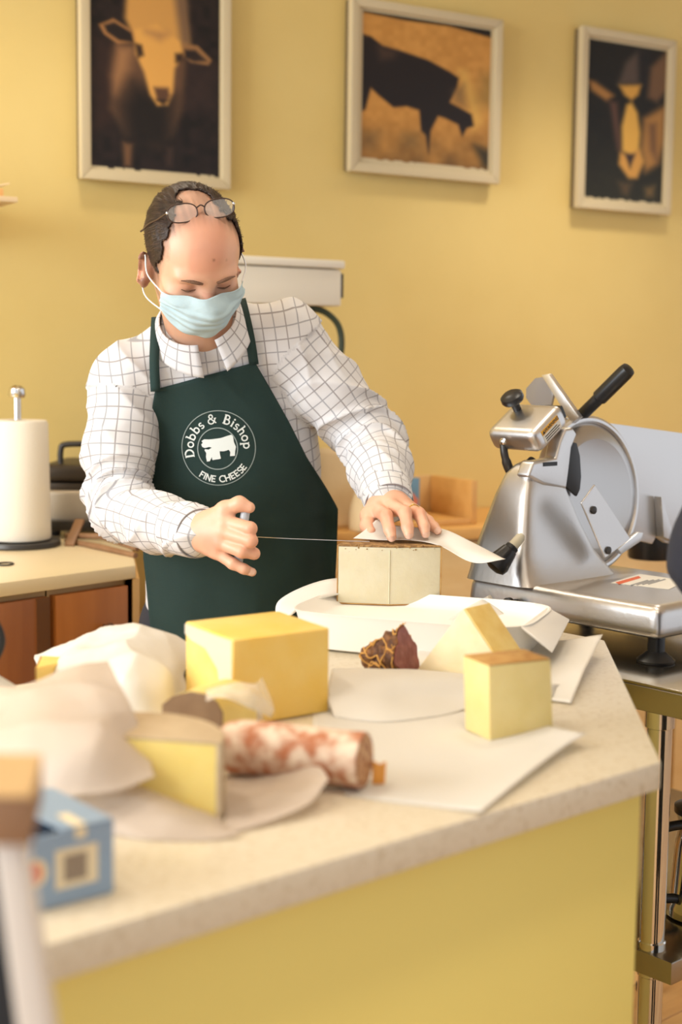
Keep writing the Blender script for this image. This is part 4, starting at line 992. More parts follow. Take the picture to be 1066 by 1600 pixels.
prism('black_filler', [p_t0 + np.array([-.03, .004, 0]), p_t0 + np.array([-.0005, .004, 0]), f_b0 + np.array([-.0005, .004, 0]), f_b0 + np.array([-.03, .004, 0])], np.array([0, .016, 0]), M_black, sd, bev=.002)  # black strip added to fill the dark area left of the post
obox('floor_plate', lift((f_b0 + f_b1) / 2 + np.array([0, .011, 0]), .006), np.array([.13, 0, 0]), np.array([0, .1, 0]), Z * .0055, M_stand, sd, bev=.003)
tb0, tb1 = at(-40, 1312, SY - .01), at(50, 1306, SY - .01)
zt0, zt1 = tb0[2] + .001, at(50, 1240, SY)[2]
tbx = thing('tan_box', lift((tb0 + tb1) / 2, zt0), 'blurred taupe box on top of the white stand', 'box')
pfx = [lift(p, p_t0[2] + .0015) for p in (tb0, tb1, tb1 + np.array([-.012, .085, 0]), tb0 + np.array([-.012, .085, 0]))]
prism('carton', pfx, Z * (zt1 - pfx[0][2]), M_taupe, tbx, bev=.002)
prism('lid', [p + Z * (zt1 - pfx[0][2] + .0003) for p in pfx], Z * .0015, M_taupetop, tbx, bev=.0005, seg=1)
# ================================================================ implicit-surface modelling for people
class SDF:
    def __init__(s): s.p = []
    def cone(s, a, b, ra, rb, k=.01, sub=False):
        s.p.append(('c', np.asarray(a, float), np.asarray(b, float), ra, rb, k, sub)); return s
    def chain(s, pts, rad, k=.01):
        for i in range(len(pts) - 1): s.cone(pts[i], pts[i + 1], rad[i], rad[i + 1], k)
        return s
    def ell(s, c, r, R=None, k=.02, sub=False):
        s.p.append(('e', np.asarray(c, float), np.asarray(r, float), np.eye(3) if R is None else np.asarray(R, float), None, k, sub)); return s
    @staticmethod
    def one(q, P):
        if q[0] == 'c':
            ab = q[2] - q[1]; t = np.clip(((P - q[1]) @ ab) / (ab @ ab + 1e-12), 0, 1)
            return np.linalg.norm(P - q[1] - t[:, None] * ab, axis=1) - (q[3] + (q[4] - q[3]) * t)
        L = (P - q[1]) @ q[3]                     # columns of R are the local axes
        k0 = np.linalg.norm(L / q[2], axis=1); k1 = np.linalg.norm(L / (q[2] ** 2), axis=1)
        return np.where(k0 > 1e-6, k0 * (k0 - 1) / np.maximum(k1, 1e-9), -q[2].min())
    @staticmethod
    def comb(d, x, q):
        k = q[5]
        if q[6]:
            x = -x; h = np.maximum(k - np.abs(d - x), 0) / k; return np.maximum(d, x) + h * h * k * .25
        h = np.maximum(k - np.abs(d - x), 0) / k; return np.minimum(d, x) - h * h * k * .25
    def ev(s, P, idx=None):
        d = np.full(len(P), 1e3)
        for i in (range(len(s.p)) if idx is None else idx):
            d = s.comb(d, s.one(s.p[i], P), s.p[i])
        return d
    def bounds(s):
        lo, hi = np.full(3, 1e9), np.full(3, -1e9)
        for q in s.p:
            if q[6]: continue
            for c, r in (((q[1], q[3]), (q[2], q[4])) if q[0] == 'c' else ((q[1], q[2].max()),)):
                lo = np.minimum(lo, c - r); hi = np.maximum(hi, c + r)
        return lo - .03, hi + .03

def surface(sd, h, B=16, newton=2):
    """sparse surface nets"""
    lo, hi = sd.bounds(); nb = np.ceil((hi - lo) / (h * B)).astype(int)
    bi = np.stack(np.meshgrid(*[np.arange(n) for n in nb], indexing='ij'), -1).reshape(-1, 3)
    cen = lo + (bi + .5) * B * h; hd = B * h * .5 * 1.7321
    dall = [sd.one(q, cen) for q in sd.p]; dc = np.full(len(cen), 1e3)
    for q, x in zip(sd.p, dall): dc = sd.comb(dc, x, q)
    act = np.where(np.abs(dc) < hd * 1.35 + .004)[0]
    N = nb * B + 2; key = lambda c: (c[..., 0].astype(np.int64) * N[1] + c[..., 1]) * N[2] + c[..., 2]
    g = np.arange(B + 1); G = np.stack(np.meshgrid(g, g, g, indexing='ij'), -1).reshape(-1, 3)
    cells, pos, quads = [], [], []
    cor = [(0, 0, 0), (1, 0, 0), (0, 1, 0), (1, 1, 0), (0, 0, 1), (1, 0, 1), (0, 1, 1), (1, 1, 1)]
    edg = [(a, b) for a in range(8) for b in range(a + 1, 8) if bin(a ^ b).count('1') == 1]
    for n in act:
        m = max(dc[n], 0) + 2 * hd + .02
        idx = [i for i in range(len(sd.p)) if dall[i][n] < m + sd.p[i][5]]
        if not idx: continue
        base = bi[n] * B
        D = sd.ev(lo + (base + G) * h, idx).reshape(B + 1, B + 1, B + 1)
        if D.min() > 0 or D.max() < 0: continue
        S = D < 0
        c8 = [D[a:B + a, b:B + b, c:B + c] for a, b, c in cor]
        s8 = np.stack([x < 0 for x in c8]); mixed = s8.any(0) & ~s8.all(0)
        ii = np.argwhere(mixed)
        if len(ii):
            v8 = [x[mixed] for x in c8]; acc = np.zeros((len(ii), 3)); cnt = np.zeros(len(ii))
            for a, b in edg:
                da, db = v8[a], v8[b]; cr = (da < 0) != (db < 0); t = np.where(cr, da / np.where(cr, da - db, 1), 0)
                pa_, pb_ = np.array(cor[a], float), np.array(cor[b], float)
                acc += np.where(cr[:, None], pa_ + t[:, None] * (pb_ - pa_), 0); cnt += cr
            P = lo + (base + ii + acc / cnt[:, None]) * h
            for _ in range(newton):
                d0 = sd.ev(P, idx); e = h * .4
                g3 = np.stack([sd.ev(P + np.eye(3)[a] * e, idx) - d0 for a in range(3)], 1) / e
                P = P - np.clip(d0, -h, h)[:, None] * g3 / np.maximum((g3 ** 2).sum(1), .25)[:, None] * .9
            cells.append(key(base + ii)); pos.append(P)
        for ax in range(3):
            sl0 = [slice(0, B)] * 3; sl1 = [slice(0, B)] * 3; sl1[ax] = slice(1, B + 1)
            A_, B_ = S[tuple(sl0)], S[tuple(sl1)]; cr = np.argwhere(A_ != B_)
            if not len(cr): continue
            inside = A_[tuple(cr.T)]; c = base + cr; u, v = (ax + 1) % 3, (ax + 2) % 3
            eu = np.eye(3, dtype=int)[u]; ev_ = np.eye(3, dtype=int)[v]
            q = np.stack([key(c - eu - ev_), key(c - ev_), key(c), key(c - eu)], 1)
            q[~inside] = q[~inside][:, ::-1]; quads.append(q)
    cells = np.concatenate(cells); pos = np.concatenate(pos); quads = np.concatenate(quads)
    o = np.argsort(cells); cells, pos = cells[o], pos[o]
    j = np.searchsorted(cells, quads); j = np.clip(j, 0, len(cells) - 1); ok = (cells[j] == quads).all(1)
    return pos, j[ok]

def np_mesh(name, V, Q, m, parent=None, col=None, smooth=True):
    me = bpy.data.meshes.new(name); n, f = len(V), len(Q); w = Q.shape[1]
    me.vertices.add(n); me.vertices.foreach_set('co', np.ascontiguousarray(V, np.float32).ravel())
    me.loops.add(f * w); me.loops.foreach_set('vertex_index', np.ascontiguousarray(Q, np.int32).ravel())
    me.polygons.add(f); me.polygons.foreach_set('loop_start', np.arange(0, f * w, w, dtype=np.int32))
    me.update(calc_edges=True); me.validate()
    if smooth: me.polygons.foreach_set('use_smooth', np.ones(len(me.polygons), bool))
    me.materials.append(m)
    if col is not None:
        ca = me.color_attributes.new('Col', 'FLOAT_COLOR', 'POINT')
        ca.data.foreach_set('color', np.concatenate([col, np.ones((n, 1))], 1).astype(np.float32).ravel())
    o = bpy.data.objects.new(name, me); link(o, parent); return o

_rs = np.random.RandomState(11); _G3 = _rs.rand(32, 32, 32)
def noise3(P, s, seed=0.0):
    X = P * s + seed * 3.17; I = np.floor(X).astype(int); F = X - I; F = F * F * (3 - 2 * F); r = 0
    for a in (0, 1):
        for b in (0, 1):
            for c in (0, 1):
                w = (F[:, 0] if a else 1 - F[:, 0]) * (F[:, 1] if b else 1 - F[:, 1]) * (F[:, 2] if c else 1 - F[:, 2])
                r = r + w * _G3[(I[:, 0] + a) % 32, (I[:, 1] + b) % 32, (I[:, 2] + c) % 32]
    return r * 2 - 1
def normals(V, Q):
    N = np.zeros_like(V); a = np.cross(V[Q[:, 2]] - V[Q[:, 0]], V[Q[:, 3]] - V[Q[:, 1]])
    for k in range(4): np.add.at(N, Q[:, k], a)
    return N / (np.linalg.norm(N, axis=1)[:, None] + 1e-12)
def sstep(x, a, b):
    t = np.clip((x - a) / (b - a), 0, 1); return t * t * (3 - 2 * t)
def hit(sd, o, d, off=0.0, tmax=3.0, t0=0.0):
    """first point where sd == off along o + t d"""
    t = t0
    for _ in range(120):
        x = sd.ev((o + d * t)[None])[0] - off
        if x < .0003: return o + d * t
        t += max(x * .8, .0004)
        if t > tmax: return None
    return None
def vhit(sd, O, D, off, tmax):
    """vectorised sphere trace; nan where missed"""
    t = np.zeros(len(O)); alive = np.ones(len(O), bool); done = np.zeros(len(O), bool)
    for _ in range(80):
        i = np.where(alive)[0]
        if not len(i): break
        x = sd.ev(O[i] + D[i] * t[i, None]) - (off[i] if np.ndim(off) else off)
        h_ = x < .0004; done[i[h_]] = True; alive[i[h_]] = False
        t[i[~h_]] += np.maximum(x[~h_] * .85, .0005); alive[t > tmax] = False
    P = O + D * t[:, None]; P[~done] = np.nan; return P

# ================================================================ the man behind the counter
def eulerR(yaw, pitch, roll):
    """local x = his right, y = face, z = up;  yaw turns the face to the picture's right, pitch lowers it"""
    f = np.array([math.sin(yaw) * math.cos(pitch), -math.cos(yaw) * math.cos(pitch), -math.sin(pitch)])
    up0 = np.array([math.sin(yaw) * math.sin(pitch), -math.cos(yaw) * math.sin(pitch), math.cos(pitch)])
    x0 = np.cross(f, up0)
    up_ = up0 * math.cos(roll) + x0 * math.sin(roll); x_ = np.cross(f, up_)
    return np.stack([x_, f, up_], 1)
HC = at(300, 401, 2.36)
HR = eulerR(math.radians(27), math.radians(38), math.radians(8))
HS = 0.915
def hd(x, y, z): return HC + HR @ (np.array([x, y, z]) * HS)

def add_head(s, hd, HR, HS=1.0):
    E = lambda c, r, k=.02, sub=False, R=None: s.ell(hd(*c), np.array(r) * HS, HR if R is None else HR @ R, k, sub)
    def rotx(a): c, n = math.cos(a), math.sin(a); return np.array([[1, 0, 0], [0, c, -n], [0, n, c]])
    def rotz(a): c, n = math.cos(a), math.sin(a); return np.array([[c, -n, 0], [n, c, 0], [0, 0, 1]])
    E((0, -.014, .036), (.0765, .098, .084), .02)
    E((0, .030, .030), (.066, .068, .066), .03)
    E((0, .030, -.030), (.062, .062, .075), .03)
    E((0, .038, -.060), (.049, .051, .044), .03)
    s.ell(hd(0, .078, -.088), np.array((.024, .018, .018)) * HS, HR, .025)
    for q in (-1, 1):
        E((q * .043, .062, -.026), (.024, .026, .020), .02)
        E((q * .030, .088, .021), (.025, .011, .0085), .016, R=rotz(q * -.25))
    for q in (-1, 1):
        E((q * .0325, .101, .000), (.0175, .014, .0105), .010, True)
        E((q * .0325, .0765, -.001), (.0150, .0140, .0125), .005)
    s.cone(hd(0, .090, .014), hd(0, .1135, -.030), .0085 * HS, .0115 * HS, .012)
    E((0, .113, -.033), (.0135, .0125, .0115), .008)
    for q in (-1, 1): E((q * .0125, .103, -.037), (.0085, .011, .0085), .007)
    s.cone(hd(-.020, .088, -.066), hd(.020, .088, -.066), .007 * HS, .007 * HS, .010)
    s.cone(hd(-.016, .088, -.078), hd(.016, .088, -.078), .008 * HS, .008 * HS, .010)
    s.cone(hd(-.02, .1015, -.0715), hd(.02, .1015, -.0715), .0022 * HS, .0022 * HS, .004, True)
    for q in (-1, 1):
        Re = rotz(q * -.72) @ rotx(-.12)
        E((q * .077, -.008, -.022), (.012, .014, .026), .008)
        E((q * .089, -.010, -.022), (.0075, .0205, .0335), .007, R=Re)
        E((q * .084, -.002, -.048), (.007, .010, .012), .006, R=Re)
        E((q * .0945, -.003, -.020), (.0065, .0115, .021), .006, True, R=Re)
    return s

NECK_T = hd(0, -.022, -.055); NECK_B = at(316, 520, 2.475)
RSH, REL, RWR = at(199, 598, 2.475), at(184, 792, 2.425), at(306, 832, 2.215)
LSH, LEL, LWR = at(446, 530, 2.51), at(578, 684, 2.53), at(607, 782, 2.335)

def hand_right(s):
    A = lambda x, y, Y: at(x, y, Y)
    wr = A(308, 832, 2.205)
    s.chain([RWR - (REL - RWR) * -.0, wr], [.026, .025], .02)
    s.ell(A(331, 834, 2.185), (.026, .016, .036), np.stack([nrm(A(350, 832, 2.17) - wr), nrm(np.cross(nrm(A(350, 832, 2.17) - wr), (0, 0, 1.0))), np.array([0, 0, 1.0])], 1), .02)
    mc = [A(351, 815, 2.172), A(349, 831, 2.166), A(345, 848, 2.168), A(339, 863, 2.174)]
    for m_, r in zip(mc, (.0125, .0125, .0115, .0105)): s.cone(wr + (m_ - wr) * .25, m_, .016, r, .012)
    s.chain([mc[0], A(391, 826, 2.145), A(391, 829, 2.172), A(374, 829, 2.192)], [.0118, .0104, .0092, .0078], .004)
    s.chain([mc[1], A(392, 845, 2.142), A(391, 847, 2.170), A(374, 846, 2.190)], [.0116, .0104, .0092, .0078], .004)
    s.chain([mc[2], A(378, 862, 2.146), A(397, 865, 2.156), A(398, 866, 2.178)], [.0110, .0098, .0088, .0074], .004)
    s.chain([mc[3], A(364, 881, 2.160), A(381, 889, 2.158), A(394, 894, 2.164)], [.0100, .0088, .0078, .0068], .004)
    s.chain([A(325, 815, 2.192), A(352, 796, 2.176), A(374, 787, 2.168), A(390, 793, 2.166)], [.0165, .0125, .0108, .0086], .008)
    s.cone(A(352, 800, 2.178), mc[0], .009, .009, .012)
    return mc
def hand_left(s):
    A = lambda x, y, Y: at(x, y, Y)
    wr = A(606, 780, 2.335)
    mc = [A(590, 797, 2.283), A(613, 791, 2.280), A(635, 793, 2.282), A(654, 802, 2.288)]
    for m_, r in zip(mc, (.0125, .0122, .0115, .0108)): s.cone(wr + (m_ - wr) * .15, m_, .0185, r, .014)
    s.chain([mc[0], A(603, 806, 2.235), A(609, 828, 2.212), A(612, 839, 2.204)], [.0116, .0108, .0092, .0078], .004)
    s.chain([mc[1], A(633, 801, 2.230), A(637, 824, 2.208), A(639, 835, 2.200)], [.0114, .0106, .0092, .0078], .004)
    s.chain([mc[2], A(656, 804, 2.238), A(663, 823, 2.218), A(665, 833, 2.211)], [.0108, .0098, .0086, .0074], .004)
    s.chain([mc[3], A(669, 814, 2.252), A(678, 823, 2.238), A(684, 829, 2.230)], [.0098, .0088, .0078, .0068], .004)
    s.chain([A(588, 788, 2.315), A(576, 806, 2.288), A(574, 822, 2.262), A(580, 832, 2.244)], [.0155, .0125, .0105, .0086], .009)

BAX = nrm(at(316, 530, 2.5) - at(372, 930, 2.6))                      # torso axis, leaning
TX = nrm(np.array([1, 0.10, 0.16]) - BAX * (np.array([1, .10, .16]) @ BAX)); TY = np.cross(BAX, TX)
TR = np.stack([TX, TY, BAX], 1)
P_ch, P_be, P_hi = at(338, 645, 2.575), at(362, 790, 2.59), at(370, 945, 2.61)
def torso(s, d=0.0):
    s.ell(P_ch, np.array((.172, .118, .185)) - d, TR, .05)
    s.ell(P_be, np.array((.163, .128, .19)) - d, TR, .08)
    s.ell(P_hi, np.array((.172, .135, .16)) - d, TR, .08)
    s.cone(at(318, 552, 2.515), RSH, .066 - d, .062 - d, .05)
    s.cone(at(318, 540, 2.515), LSH, .070 - d, .062 - d, .05)
    s.cone(at(316, 528, 2.50), at(318, 600, 2.54), .058 - d, .09 - d, .04)
    return s

body = SDF(); add_head(body, hd, HR, HS)
NHEAD = len(body.p) - 8
headsd = SDF(); headsd.p = list(body.p)
body.cone(NECK_T, NECK_B, .055, .060, .025)
torso(body, .028)
body.chain([RSH, REL, RWR], [.045, .036, .027], .03)
body.chain([LSH, LEL, LWR], [.045, .036, .027], .03)
hand_right(body); hand_left(body)

def hair_mask(l, nz, ex=0.0):
    ax = np.abs(l[:, 0]); x, y, z = l[:, 0], l[:, 1], l[:, 2]
    fr = np.where(z > .045, .048 - .35 * (z - .045), .048 - .25 * np.clip(.045 - z, 0, .2))
    side = (y < fr + nz + ex) & (z > -.075 - .35 * np.clip(-y - .02, 0, .09) + nz) & ~((y > -.03) & (z < -.03) & (y < .0))
    bald = (z > .055) & (((x - .008) / .042) ** 2 + ((y - .052) / .085) ** 2 < 1 + nz * 45)
    return side & ~bald
BV, BQ = surface(body, .0026)
loc = (BV - HC) @ HR / HS
skin = np.array(srgb(226, 176, 146)); red = np.array(srgb(212, 140, 114)); pale = np.array(srgb(236, 190, 156))
nz = noise3(BV, 45, 1) * .5 + noise3(BV, 130, 2) * .3
colr = skin[None] * (1 + .07 * nz[:, None])
nearhead = np.linalg.norm(BV - HC, axis=1) < .17
w = sstep(noise3(BV, 28, 3), .1, .7) * .45
colr = colr * (1 - w[:, None]) + red * w[:, None]
# ears, nose, cheeks and lids are pinker, scalp shows thin hair, jaw stubble
pk_ = nearhead * np.clip(sstep(np.abs(loc[:, 0]), .074, .084) + sstep(loc[:, 1], .098, .112) * (loc[:, 2] < .0), 0, 1) * .5
colr = colr * (1 - pk_[:, None]) + red * pk_[:, None]
strk = .5 + .5 * noise3(np.stack([loc[:, 0] * 260, loc[:, 1] * 22, loc[:, 2] * 22], 1), 1.0, 4)
thin = nearhead * sstep(loc[:, 2], .068, .085) * sstep(.052 - loc[:, 1], -.012, .02) * (.35 + .65 * strk)
hairc = np.array(srgb(74, 50, 36))
colr = colr * (1 - .62 * thin[:, None]) + hairc * .62 * thin[:, None]
hm_ = np.zeros(len(BV))
for ex_ in (.002, .006, .010, .014):
    hm_ += hair_mask(loc, .004 * (strk - .5), ex_) * .25
hm_ *= nearhead * (.35 + .65 * strk) * .75
colr = colr * (1 - hm_[:, None]) + hairc * hm_[:, None]
lid = nearhead * np.exp(-((np.abs(loc[:, 0]) - .0325) / .016) ** 2 - ((loc[:, 2] + .003) / .009) ** 2) * (loc[:, 1] > .05) * .45
colr = colr * (1 - lid[:, None]) + np.array(srgb(176, 112, 92)) * lid[:, None]
stub = nearhead * sstep(-loc[:, 2], .03, .06) * .35
colr = colr * (1 - stub[:, None]) + np.array(srgb(150, 116, 92)) * stub[:, None]
for fp in ((.018, .083, .068), (.030, .088, .052), (-.052, .066, .02), (.006, .095, .058)):            # freckles
    dsp = np.exp(-((loc - np.array([-fp[0], fp[1], fp[2]])) ** 2).sum(1) / (.0022 ** 2)) * .8 * nearhead
    colr = colr * (1 - dsp[:, None]) + np.array(srgb(120, 72, 48)) * dsp[:, None]
for kx, ky, kY in ((392, 826, 2.145), (393, 845, 2.142), (378, 862, 2.146), (603, 804, 2.235), (633, 799, 2.230), (656, 802, 2.238)):   # knuckles
    dsp = np.exp(-((BV - at(kx, ky, kY)) ** 2).sum(1) / (.011 ** 2)) * .55
    colr = colr * (1 - dsp[:, None]) + np.array(srgb(212, 128, 92)) * dsp[:, None]
M_skin = vcol_mat('skin', .42, .45, .18)
_nt = M_skin.node_tree; _pb = _nt.nodes['Principled BSDF']; _pb.inputs['Subsurface Radius'].default_value = (1, .35, .2); _pb.inputs['Subsurface Scale'].default_value = .005
_n = _nt.nodes.new('ShaderNodeTexNoise'); _n.inputs['Scale'].default_value = 420; _bp = _nt.nodes.new('ShaderNodeBump'); _bp.inputs['Strength'].default_value = .12; _bp.inputs['Distance'].default_value = .001
_tc = _nt.nodes.new('ShaderNodeTexCoord'); _nt.links.new(_tc.outputs['Object'], _n.inputs['Vector']); _nt.links.new(_n.outputs['Fac'], _bp.inputs['Height']); _nt.links.new(_bp.outputs['Normal'], _pb.inputs['Normal'])
man = thing('person', lift(at(372, 945, 2.63), 0), 'person in checked shirt, dark green apron and face mask cutting cheese with a wire', 'person')
bo = np_mesh('body', BV, BQ, M_skin, man, colr)

# finger nails on the visible tips
M_nail = mat('finger_nail', srgb(238, 196, 172), .3)
def nail(tip, nrm_, ax, w=.0058, l=.0072):
    n_ = nrm(nrm_); a_ = nrm(ax - n_ * (ax @ n_)); b_ = np.cross(n_, a_); V = []; 
    for i in range(7):
        for j in range(7):
            u, v = i / 3 - 1, j / 3 - 1; r = .82 if abs(u) == 1 and abs(v) == 1 else 1
            V.append(tip + a_ * u * l * r * .6 + b_ * v * w * r + n_ * (.0010 - .0030 * v * v))
    mesh('finger_nail', V, grid_faces(7, 7), M_nail, bo, smooth=True)
for (tx, ty, tY), (dx_, dy_, dY) in (((613, 842, 2.196), (609, 828, 2.212)), ((640, 838, 2.192), (637, 824, 2.208)), ((666, 836, 2.204), (663, 823, 2.218)), ((684, 829, 2.224), (678, 823, 2.238)), ((394, 894, 2.158), (381, 889, 2.158))):
    tpt, dpt = at(tx, ty, tY), at(dx_, dy_, dY); v_ = nrm(CP - tpt)
    h_ = hit(body, tpt + v_ * .05, -v_, 0.0, .1)
    if h_ is not None:
        e_ = 1e-3; gN = np.array([body.ev((h_ + np.eye(3)[i] * e_)[None])[0] - body.ev((h_ - np.eye(3)[i] * e_)[None])[0] for i in range(3)])
        nail(h_, gN, tpt - dpt)
M_gold = mat('gold_ring', srgb(226, 180, 90), .25, 1.0)
ra_, rb_ = at(635, 793, 2.282), at(656, 804, 2.238); rc_ = ra_ * .45 + rb_ * .55; rx_ = nrm(rb_ - ra_); ru = nrm(np.cross(rx_, Z)); rv = np.cross(rx_, ru)
tube('finger_ring', [rc_ + (ru * math.cos(t) + rv * math.sin(t)) * .0108 for t in np.linspace(0, 2 * math.pi, 28, endpoint=False)], .0011, M_gold, bo, 8, closed=True)

# ---- hair: ring round the back and sides
hs_ = SDF()
for q in body.p[:2]:
    hs_.ell(q[1], q[2] + .0042, q[3], q[5])
HV, HQ = surface(hs_, .0024)
hl_ = (HV - HC) @ HR / HS
nzh = noise3(HV, 120, 5) * .006 + noise3(HV, 50, 6) * .008
keep = hair_mask(hl_, nzh)
kq = keep[HQ].all(1); HQ = HQ[kq]
HNn = normals(HV, HQ); 
HV = HV + HNn * (noise3(np.stack([hl_[:, 0] * 300, hl_[:, 1] * 40, hl_[:, 2] * 40], 1), 1.0, 7) * .0016)[:, None]
used = np.unique(HQ); mp_ = -np.ones(len(HV), int); mp_[used] = np.arange(len(used)); HV, HQ, hl_ = HV[used], mp_[HQ], hl_[used]
st_ = .5 + .5 * noise3(np.stack([hl_[:, 0] * 240, hl_[:, 1] * 25, hl_[:, 2] * 25], 1), 1.0, 8)
grey = sstep(-hl_[:, 2], -.02, .05)[:, None]
hc_ = np.array(srgb(52, 38, 30)) * (.55 + .8 * st_[:, None]); hc_ = hc_ * (1 - .35 * grey) + np.array(srgb(120, 108, 98)) * .35 * grey * (.6 + .6 * st_[:, None])
M_hair = vcol_mat('dark_greying_hair', .5, .35)
ho = np_mesh('hair', HV, HQ, M_hair, man, hc_)
md = ho.modifiers.new('thickness', 'SOLIDIFY'); md.thickness = .0035; md.offset = -1
# fine hair strands over the scalp edge
_r = np.random.RandomState(5); HN2 = normals(HV, HQ); pick = _r.choice(len(HV), 3200)
P0, N0, L0_ = HV[pick], HN2[pick], hl_[pick]
sidew = sstep(np.abs(L0_[:, 0]), .03, .07)[:, None]
fl_ = np.concatenate([np.sign(L0_[:, :1]) * .25, -np.ones((len(pick), 1)) * (1 - .25 * sidew), -.75 * sidew], 1) + _r.normal(0, .16, (len(pick), 3))
D0 = fl_ @ HR.T; D0 -= (D0 * N0).sum(1)[:, None] * N0; D0 /= np.linalg.norm(D0, axis=1)[:, None] + 1e-9
S0 = np.cross(D0, N0); Ln = _r.uniform(.009, .02, len(pick)); SV, SF, SCc = [], [], []; ns2 = 5
base_c = np.array(srgb(58, 42, 33))[None] * _r.uniform(.45, 1.7, (len(pick), 1)); gw = (sstep(-L0_[:, 2], -.02, .05) * _r.uniform(0, .6, len(pick)))[:, None]
base_c = base_c * (1 - gw) + np.array(srgb(150, 140, 130)) * gw
for k in range(ns2):
    s_ = Ln * k / (ns2 - 1); c_ = P0 + D0 * s_[:, None] + N0 * (.0006 + .0012 * np.sin(k) * 0 + .0009 * k / ns2 - s_ ** 2 / .19)[:, None]
    wd_ = .0006 * (1 - .7 * k / (ns2 - 1)); SV.append(np.stack([c_ - S0 * wd_, c_ + S0 * wd_], 1)); SCc.append(np.stack([base_c, base_c], 1))
SV = np.stack(SV, 1).reshape(-1, 3); SCc = np.stack(SCc, 1).reshape(-1, 3)
b_ = np.arange(len(pick))[:, None] * ns2 * 2 + np.arange(ns2 - 1)[None] * 2; b_ = b_.ravel()
tag(np_mesh('hair_strands', SV, np.stack([b_, b_ + 1, b_ + 3, b_ + 2], 1), M_hair, ho, SCc), kind='stuff')
# eyebrows and lashes
M_brow = mat('eyebrow_hair', srgb(128, 94, 72), .8, bump=.8, bscale=500)
for q in (-1, 1):
    pts_ = []
    for u in np.linspace(0, 1, 14):
        lx_, lz_ = q * (.013 + .036 * u), .0165 + .0065 * math.sin(u * 2.2) - .002 * u
        h_ = hit(headsd, hd(lx_, .16, lz_), HR @ np.array([0, -1., 0]), .0006, .2); pts_.append(h_)
    tube('eyebrow', pts_, [.0010 + .0021 * math.sin(math.pi * min(1, u + .12)) for u in np.linspace(0, .95, 14)], M_brow, bo, 8)
    pts_ = []
    for u in np.linspace(-1, 1, 11):
        h_ = hit(headsd, hd(q * .0325 + u * .0125, .16, -.0065 + .0025 * u * u), HR @ np.array([0, -1., 0]), .0003, .2); pts_.append(h_)
    tube('eyelash', pts_, [.0005 + .0013 * (1 - abs(u)) for u in np.linspace(-1, 1, 11)], M_brow, bo, 6)

# ---- surgical mask
hull = SDF()
hull.p = [q for q in body.p[:NHEAD] if not q[6]]
E = lambda c, r, k=.03: hull.ell(hd(*c), np.array(r) * HS, HR, k)
E((0, .030, -.036), (.062, .066, .068)); E((0, .060, -.038), (.034, .057, .034), .04); E((0, .055, -.072), (.034, .042, .028), .035)
nu, nv = 64, 48; MV, MD_, MO_ = [], [], []
for i in range(nu):
    a = (i / (nu - 1) * 2 - 1)
    for j in range(nv):
        v = j / (nv - 1)
        ztop = .003 - .014 * abs(a) ** 1.5 + .004 * (1 - abs(a)) ** 2; zbot = -.088 + .028 * abs(a) ** 1.6
        z_ = ztop + (zbot - ztop) * v; an = a * math.radians(46 if a > 0 else 52)
        o_ = hd(math.sin(an) * .25, math.cos(an) * .25 + .0, z_ - .012 + .02 * 0); d_ = HR @ nrm(np.array([-math.sin(an), -math.cos(an), .04]))
        # pleats run across; each one steps outwards
        pl_ = sum(.0042 * (1 / (1 + math.exp(-(v - c) * 80))) - .0042 * max(0, min(1, (v - c) / .16)) for c in (.3, .47, .64))
        fold = .0018 * math.sin(a * 7 + v * 9 + 2 * abs(a)) * (1 - abs(a)) + .0030 * vnoise((a * 2, v * 3, .3), 1.6, 3) * 1.2
        MV.append(o_); MD_.append(d_); MO_.append(.004 + pl_ + fold)
_h = vhit(hull, np.array(MV), np.array(MD_), np.array(MO_), .4)
MV = np.where(np.isnan(_h), np.array(MV) + np.array(MD_) * .19, _h)
M_mask = mat('pale_blue_mask', srgb(196, 220, 227), .75, transl=.15, bump=.15, bscale=500)
mk = mesh('face_mask', MV, grid_faces(nu, nv), M_mask, man, smooth=True)
tag(mk, 'pale blue pleated face mask')
mk.modifiers.new('thickness', 'SOLIDIFY').thickness = .0012
M_loop = mat('white_elastic', srgb(240, 240, 238), .7)
MVn = np.array(MV).reshape(nu, nv, 3)
for s_i, q in ((0, -1), (nu - 1, 1)):
    # which side of the face is this edge on
    sg = np.sign(((MVn[s_i, nv // 2] - HC) @ HR)[0])
    top_, bot_ = MVn[s_i, 2], MVn[s_i, nv - 3]
    ear_t, ear_b = hd(sg * .086, -.002, .008), hd(sg * .085, -.010, -.056)
    back_ = hd(sg * .080, -.034, -.024)
    path_ = smoothpath([top_, (top_ + ear_t) / 2 + HR @ np.array([sg * .010, 0, 0]), ear_t, back_, ear_b, (bot_ + ear_b) / 2 + HR @ np.array([sg * .010, 0, 0]), bot_], 40)
    tube('ear_loop', path_, .0013, M_loop, mk, 8)

